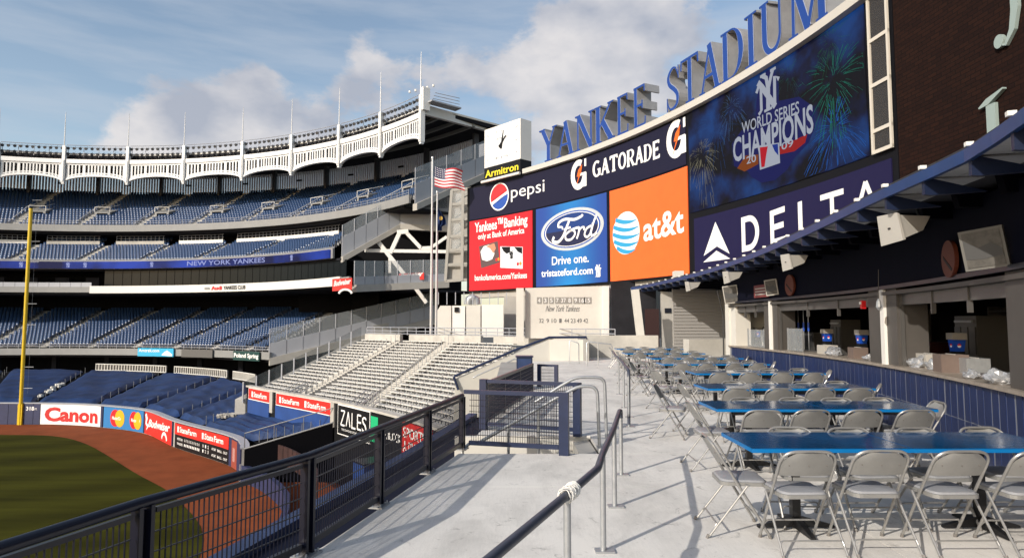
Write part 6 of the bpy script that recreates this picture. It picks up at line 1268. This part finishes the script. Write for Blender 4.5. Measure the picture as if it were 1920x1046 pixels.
text(MB(), 'Budweiser', wfn, s0 + L_ * .10, s0 + L_ * .95, lambda t: ZF + .75 + .35 * t, .62, .11, .03, .35).build('lettering', M_WTXT, p); q = MB(); rib_mb(q, arc(s0 + L_ * .76, ZF + .18, .75, .6, 10, 170, 12), .26, wfn, .11, .12); q.build('badge', M_WTXT, p)
q = MB(); rib_mb(q, [(s0 + .25, ZT - .2), (s0 + .5, ZT - .6), (s0 + .35, ZT - 1.0), (s0 + .8, ZT - 1.25), (s0 + .5, ZT - 1.55)], [.3, .45, .3, .35, .1], wfn, .11, .118); q.build('figure_mark', M_WTXT, p)
FW.slab(MB(), s1 + .02, s1 + .2, ZF + .06, ZT - .03, .01, .1, 1).build('wall_pad', M_NAVYP, fw)
t, p, s0, s1 = wsgn('line_score_board', 'outfield scoreboard under a red insurance band with white wordmarks', 330, 432, M_BLACKP); L_ = s1 - s0
rd = FW.slab(MB(), s0, s1, ZF + 1.12, ZT - .04, .105, .125, 1).build('red_band', M_SFRED, p); mb = MB()
for k in range(2): x = s0 + L_ * (.06 + .47 * k); housemark(mb, x + .15, ZF + 1.32, .50, wfn, .13); text(mb, 'StateFarm', wfn, x + .42, x + L_ * .37, ZF + 1.36, .40, .13, .02)
mb.build('lettering', M_WTXT, rd); mb = MB()
for r_, z in ((0, ZF + .72), (1, ZF + .36)):
    text(mb, 'VISITOR' if not r_ else 'YANKEES', wfn, s0 + L_ * .05, s0 + L_ * .17, z, .17, .11, .01)
    for k in range(10): x = s0 + L_ * (.20 + k * .03); text(mb, str((k * 3 + r_) % 3), wfn, x, x + .14, z, .20, .11, .0)
    for k in range(3): x = s0 + L_ * (.54 + k * .045); text(mb, str(k + r_), wfn, x, x + .17, z, .22, .11, .0)
    for k, w_ in enumerate(('AT BAT', 'BALL', 'OUT')): x = s0 + L_ * (.70 + k * .10); text(mb, w_, wfn, x, x + L_ * .075, z - (.08 if r_ else 0), .17, .11, .01)
mb.build('score_lettering', M_WTXT, p)
FW.slab(MB(), s1 + .03, FW.L, ZF + .06, ZT - .03, .01, .1, 1).build('wall_pad', M_NAVYP, fw); rp = FW.slab(MB(), s1 + .5, s1 + 1.9, ZF + .06, ZT - .1, .105, .12, 1).build('dull_red_panel', mat('field_dull_red', (.26, .05, .03), .6), fw); FW.slab(MB(), s1 + .9, s1 + 1.4, ZF + .5, ZT - .6, .125, .14, 1).build('pale_mark', mat('pale_pink', (.4, .2, .18), .6), rp)
# continuing wall, white padding, bullpen
B2 = Path([(p.x, p.y) for p in cat_rom([(-16.9, 40), (-14.8, 37.9), (-12.5, 34.6), (-11.2, 31.5), (-10.2, 26), (-9.6, 10)], 5)], -1)
bp_ = thing('bullpen_wall', 'low bullpen wall with a bright white padded section below the mesh fence', 'wall', (-13, 36, ZF)); B2.slab(MB(), 0, B2.L, ZF - .3, ZF + 1.0, -.3, 0, 1).build('wall_body', M_NAVYP, bp_)
B2.slab(MB(), B2.hit(452, 890)[0], B2.hit(541, 930)[0], ZF + .05, ZF + 1.10, -.42, .12, .6).build('white_padding', mat('white_padding', (.80, .79, .77), .6), bp_); 
for k in range(16): B2.slab(MB(), .3 + k * .7, .3 + k * .7 + .64, ZF + 1.15, ZF + 2.3, -1.6, -1.5, .7).build('rear_panel', mat('maroon_panel', (.035, .012, .010), .7, var=.4, scale=2), bp_)
struct('bullpen_ground', MB().quad((-17, 40, ZF - .02), (-9.6, -20, ZF - .02), (6, -20, ZF - .02), (6, 45, ZF - .02)), mat('bullpen_turf', (.02, .035, .02), .9, var=.5, scale=.5))
bc = thing('bullpen_mound', 'orange clay strip on the bullpen ground below the fence', 'mound', (-6, 27, ZF)); MB().prism([(-7.8, 31), (-7.2, 31.5), (-4.0, 25), (-5.0, 24.4)], ZF, ZF + .12).build('clay', M_CLAY, bc)
bc = thing('bullpen_shelter', 'blue bullpen shelter box against the black bleacher wall', 'shelter', (-7.8, 33.5, ZF)); MB().box((-7.2, 32.8, ZF + 1.4), (1.4, 1.2, 2.8), .7).build('shelter_body', mat('shelter_blue', (.012, .04, .16), .5), bc); MB().box((-7.2, 32.8, ZF + 2.86), (1.6, 1.4, .08), .7).build('roof', M_NAVY, bc)
for i in range(3): t = thing('bullpen_bench', ['left', 'middle', 'right'][i] + ' dark bench on the bullpen ground seen through the mesh', 'bench', (-5 + i * 1.6, 28 - i * 2, ZF)); x, y = -5.4 + i * 1.3, 29 - i * 1.9; MB().box((x, y, ZF + .45), (1.4, .35, .06), -.9).build('seat', M_STEEL, t); [MB().box((x + d * .4, y - d * .5, ZF + .2), (.06, .3, .42), -.9).build('leg', M_BLACK, t) for d in (-1, 1)]
# tarpaulins, one per block, with aisles between
cs_ = thing('lower_stand', 'low concrete stand of field level seats beneath the tarpaulins', 'stand', (-45, 75, ZT))
TF = [FW.pos(t, 0, -.9) for t in [FW.hit(u, 770 if u < 250 else 800)[0] for u in (-300, -150, -50, 50, 165, 247, 310, 357, 452)]]
TF = [Vector(q[:2]) for q in TF]
TB_ = [(-100, 80), (-84, 86), (-70, 88), (-58, 86.6), (-45.4, 82), (-34.6, 75.5), (-26.6, 65.3), (-19.7, 51.0), (-11.4, 40.7)]
TB_ = [Vector(q) for q in TB_]; zb_ = [-4.75] * 6 + [-4.8, -5.0, -4.75]; zf_ = -6.02
def TP(i, f, t, dz=0):
    a = TF[i] + (TF[i + 1] - TF[i]) * f; b = TB_[i] + (TB_[i + 1] - TB_[i]) * f; z1 = zb_[i] + (zb_[i + 1] - zb_[i]) * f; p = a + (b - a) * t; return (p.x, p.y, zf_ + (z1 - zf_) * t + dz)
rr = random.Random(5)
for i in range(len(TF) - 1):
    NT = 16; MB().grid([[TP(i, 0, k / NT, -.35 - .0), TP(i, 1, k / NT, -.35)] for k in range(NT + 1)]).build('deck', M_DARK, cs_, fix=False)
    nu, nv = 20, 26; gx0, gx1 = .045, .955; rows = []
    for b in range(nv + 1):
        row = []
        for a in range(nu + 1):
            f = gx0 + (gx1 - gx0) * a / nu; t = .01 + .98 * b / nv; h_ = .10 * (1 - (2 * a / nu - 1) ** 8) + .05 * math.sin(b * 1.571 * 1.0 + .2 * math.sin(a * .8 + i)) + rr.uniform(-.028, .028) + .05 * math.sin(a * .6 + b * .35 + i * 2)
            if a in (0, nu) or b in (0, nv): h_ = -.25
            row.append(TP(i, f, t, h_))
        rows.append(row)
    ob = MB().grid(rows).build('tarpaulin', M_TARP, None, smooth=True, fix=False)
    tag(ob, ['blue tarpaulin far outside the left edge', 'blue tarpaulin just outside the left edge', 'leftmost creased blue tarpaulin, beside the yellow foul pole', 'blue tarpaulin behind the white outfield sign with red letters', 'blue tarpaulin behind the blue credit card sign', 'blue tarpaulin behind the red beer sign', 'blue tarpaulin behind the left half of the line score board', 'rightmost blue tarpaulin below the red bleacher signs'][i], 'tarpaulin', 'blue tarpaulins over the field level seats')
    mb = MB()
    for k in range(9): p = TP(i, 1, (k + .5) / 9); mb.tube([(p[0], p[1], p[2] - .3), (p[0], p[1], p[2] + .45)], .025, 5)
    mb.build('aisle_post', mat('rail_grey', (.17, .175, .18), .5), cs_)
    if i in (2, 6):
        q = MB(); 
        for _ in range(16): f = rr.uniform(.99, 1.0); p = Vector(TP(i, f, rr.uniform(.08, .45) if i == 2 else rr.uniform(.3, .4))); q.box((p.x + rr.uniform(-.4, .4), p.y, p.z + .1), (rr.uniform(.2, .6), .35, .2), rr.uniform(0, 3), rr.uniform(-.4, .4))
        q.build('loose_plastic', M_CREAM if i == 2 else M_CREAMD, cs_)
for (a, b) in ((118, 96), *[(90 - math.degrees(gx(p, 0, 52.8, -4.5) / 52.8), 90 - math.degrees(gx(q, 0, 52.8, -4.5) / 52.8)) for p, q in ((180, 311), (327, 425), (437, 478))]):
    rslab(MB(), 52.9, 53.0, -5.0, -4.1, a, b, 10).build('rear_barrier', mat('barrier_dark', (.10, .09, .08), .5), cs_); mb = MB(); n = 26
    for k in range(n + 1): mb.box(G(52.8, a + (b - a) * k / n, -4.5), (.04, .10, .9), math.radians(a))
    for z in (-4.12, -4.95): mb.tube([G(52.8, a + (b - a) * k / 10, z) for k in range(11)], .07, 5)
    mb.build('barrier_frame', M_CREAM, cs_)
for i in range(8): a = 108 - i * 7.6; MB().bar(G(63.5, a, -7), G(63.5, a, -3.5), .7).build('column', M_DARK2, cs_)
# side wall and rail of the covered seats facing the terrace
a, b = Vector((-16.7, 39.9, 0)), Vector((-11.2, 39.9, 0)); MB().add([(a.x, a.y, ZF - .3), (b.x, b.y, ZF - .3), (b.x, b.y, -4.55), (a.x, a.y, ZT), (a.x, a.y + .3, ZF - .3), (b.x, b.y + .3, ZF - .3), (b.x, b.y + .3, -4.55), (a.x, a.y + .3, ZT)], [(0, 1, 2, 3), (7, 6, 5, 4), (3, 2, 6, 7), (1, 5, 6, 2), (0, 3, 7, 4)]).build('side_wall', mat('matt_black', (.003, .003, .004), .95, spec=.02), cs_)
mb = MB(); mb.tube([(a.x, a.y, ZT), (a.x, a.y, ZT + 1.0), (b.x, b.y, -3.6)], .035, 6); mb.tube([(a.x, a.y, ZT + .04), (b.x, b.y, -4.5)], .05, 6); [mb.tube([(a.x + (b.x - a.x) * k / 3, a.y, ZT + 1.62 * k / 3), (a.x + (b.x - a.x) * k / 3, a.y, ZT + 1.0 + 1.57 * k / 3)], .025, 6) for k in range(1, 3)]; mb.build('side_rail', mat('rail_grey', (.17, .175, .18), .5), cs_)
# signs on the main tier fascia
def gsign(name, lab, u0, u1, r, z0, z1, m):
    x0, x1 = gx(u0, 0, r, (z0 + z1) / 2), gx(u1, 0, r, (z0 + z1) / 2); t = thing(name, lab, 'sign', G(r, 90 - math.degrees(x0 / r), z0)); mb = MB(); n = 6
    f = gfn(r)
    for i in range(n): a, b = x0 + (x1 - x0) * i / n, x0 + (x1 - x0) * (i + 1) / n; mb.hexa([f(a, z0, 0), f(b, z0, 0), f(b, z0, -.15), f(a, z0, -.15), f(a, z1, 0), f(b, z1, 0), f(b, z1, -.15), f(a, z1, -.15)])
    return t, mb.build('board', m, t), x0, x1
t, p, x0, x1 = gsign('cruise_sign', 'light blue sign with a white ship on the main tier front', 258, 325, 59.4, -3.35, -2.15, mat('cruise_blue', (.02, .38, .62), .5)); text(MB(), 'Amtrak.com', gfn(59.4), x0 + .2, x0 + (x1 - x0) * .6, -2.7, .42, .02, .02).build('lettering', M_WTXT, p); MB().mprism([(x0 + (x1 - x0) * .66, -3.15), (x0 + (x1 - x0) * .97, -3.28), (x0 + (x1 - x0) * .97, -3.0), (x0 + (x1 - x0) * .82, -2.45), (x0 + (x1 - x0) * .74, -2.7)], gfn(59.4), .01, .03).build('ship_mark', M_WTXT, p)
gsign('blank_sign', 'dark grey blank panel between the ship sign and the water sign', 340, 398, 59.4, -3.35, -2.2, mat('blank_panel', (.10, .095, .09), .6))
t, p, x0, x1 = gsign('water_sign', 'dark green sign with bold white lettering on the main tier front', 437, 486, 59.4, -3.5, -2.25, mat('water_green', (.008, .045, .04), .5)); text(MB(), 'Poland Spring', gfn(59.4), x0 + .2, x1 - .2, -3.1, .55, .02, .03).build('lettering', M_WTXT, p)
for nm_, lab, u0, u1, Y, v0, v1 in (('beer_banner', 'square red and white beer banner at the end of the club band', 623, 660, 76.5, 546, 523), ('beer_banner', 'faded red and white beer banner on the far walkway panels', 748, 795, 84.2, 527, 513)):
    t = thing(nm_, lab, 'banner', DY(u0, v0, Y)); p = tq(MB(), [(u0, v0), (u1, v0 - 3), (u1, v1 - 2), (u0, v1)], Y - .1, Y).build('board', M_SFRED, t); nf = lambda x, y, d, Y=Y: (x, Y - .1 - d, y); a, b = DY(u0 + 3, (v0 + v1) / 2 + 2, Y), DY(u1 - 2, (v0 + v1) / 2 - 3, Y)
    text(MB(), 'Budweiser', nf, a[0], b[0], lambda q, a=a, b=b: a[2] + (b[2] - a[2]) * q, .6, .02, .04, .3).build('lettering', M_WTXT, p); q = MB(); rib_mb(q, arc((a[0] + b[0]) / 2 + .4, a[2] - 1.0, .8, .6, 10, 170, 8), .25, nf, .02, .03); q.build('badge', M_WTXT, p)
# ------------------------------------------------------------ foul pole and flagpoles
fp = thing('foul_pole', 'tall bright yellow foul pole rising from the outfield wall', 'pole', U(37, 796, ZF)); x, y = U(37, 796, ZF)[:2]; zt_ = DY(52, 391, y)[2]
MB().tube([(x, y, ZF), (x, y, zt_)], .16, 12).build('pole', M_YEL, fp, smooth=True); MB().box((x, y + .0, ZF + 1.0), (.42, .2, 2.0)).build('pole_pad', M_YEL, fp)
for k in range(10): MB().tube([(x + .1, y, ZT + 1.5 + k * 2.05), (x + 1.05, y, ZT + 1.5 + k * 2.05)], .03, 5).build('screen_arm', M_STEEL, fp)
MB().tube([(x + .6, y, ZT + 1.0), (x + .6, y, zt_)], .008, 4).build('screen_wire', M_STEEL, fp)
for i, (u, vt, lab) in enumerate([(810, 298, 'taller white flagpole flying the striped flag left of the scoreboard'), (819, 362, 'shorter white flagpole beside the striped flag pole')]):
    a, b = DY(u - 1, 626, 56 + i), DY(u + 1, vt, 56 + i); t = thing('flagpole', lab, 'flagpole', (b[0], a[1], a[2])); MB().tube([(b[0], a[1], a[2] - .4), (b[0], a[1], b[2])], [.15, .07], 10).build('pole', mat('flagpole_metal', (.52, .52, .52), .35, .4), t, smooth=True); MB().tube([(b[0], a[1], b[2]), (b[0], a[1], b[2] + .18)], .12, 8).build('finial', M_STEEL, t)
def flag(name, lab, u0, v0, u1, v1, Y, n, m, f, droop):
    t = thing(name, lab, 'flag', DY(u0, v0, Y)); a = DY(u0, v0, Y); b = DY(u1, v0, Y); c = DY(u0, v1, Y); Wd, Hd = b[0] - a[0], a[2] - c[2]
    def P(s_, q): return (a[0] + Wd * s_ * (1 - .06 * math.sin(q * 5)), Y + .35 * math.sin(s_ * 7 + q * 1.2) * s_, a[2] - Hd * q - droop(s_, q) * Hd)
    return t, P
t, FPt = flag('striped_flag', 'red and white striped flag with a starred blue corner flying from the taller pole', 815, 312, 868, 349, 56, 13, None, None, lambda s_, q: .22 * s_ + .05 * math.sin(s_ * 6) - .0)
M_FR, M_FWh, M_FB = mat('flag_red', (.42, .02, .03), .7), mat('flag_white', (.72, .70, .70), .7), mat('flag_navy', (.02, .025, .09), .7)
for k in range(13):
    s_st = .40 if k < 7 else 0; MB().grid([[FPt(s_st + (1 - s_st) * i / 14, (k + j) / 13) for i in range(15)] for j in (0, 1)]).build('stripe', M_FR if k % 2 == 0 else M_FWh, t, fix=False, smooth=True)
cn_ = MB().grid([[FPt(.40 * i / 6, 7 / 13 * j / 4) for i in range(7)] for j in range(5)]).build('canton', M_FB, t, fix=False, smooth=True); mb = MB()
for r_ in range(5):
    for c_ in range(6): p = FPt(.03 + c_ * .065, .04 + r_ * .10); mb.box((p[0], p[1] - .03, p[2]), (.07, .02, .07), 0, 0)
mb.build('stars', M_FWh, cn_)
t = thing('blue_flag', 'dark blue flag with a gold emblem hanging limp on the shorter pole', 'flag', DY(821, 390, 57)); o_ = DY(820, 388, 57); mb = MB()
mb.grid([[(o_[0] + .02 + (.25 + .55 * math.sin(min(1, j / 6) * 1.6)) * i / 8 * (1 if j < 8 else .55), 57 + .22 * math.sin(i * 1.9 + j * .3), o_[2] - .22 * j + .05 * i * (j / 10 - 1.0)) for i in range(9)] for j in range(11)]); fb = mb.build('cloth', mat('flag_blue', (.012, .035, .13), .6), t, fix=False, smooth=True)
MB().mprism([(o_[0] + .36 + .17 * math.cos(a), o_[2] - 1.1 + .2 * math.sin(a)) for a in [PI / 5 * k for k in range(10)]], lambda a, b, d: (a, 56.68 + d, b), 0, .02).build('emblem', mat('gold_print', (.55, .35, .05), .5), fb)
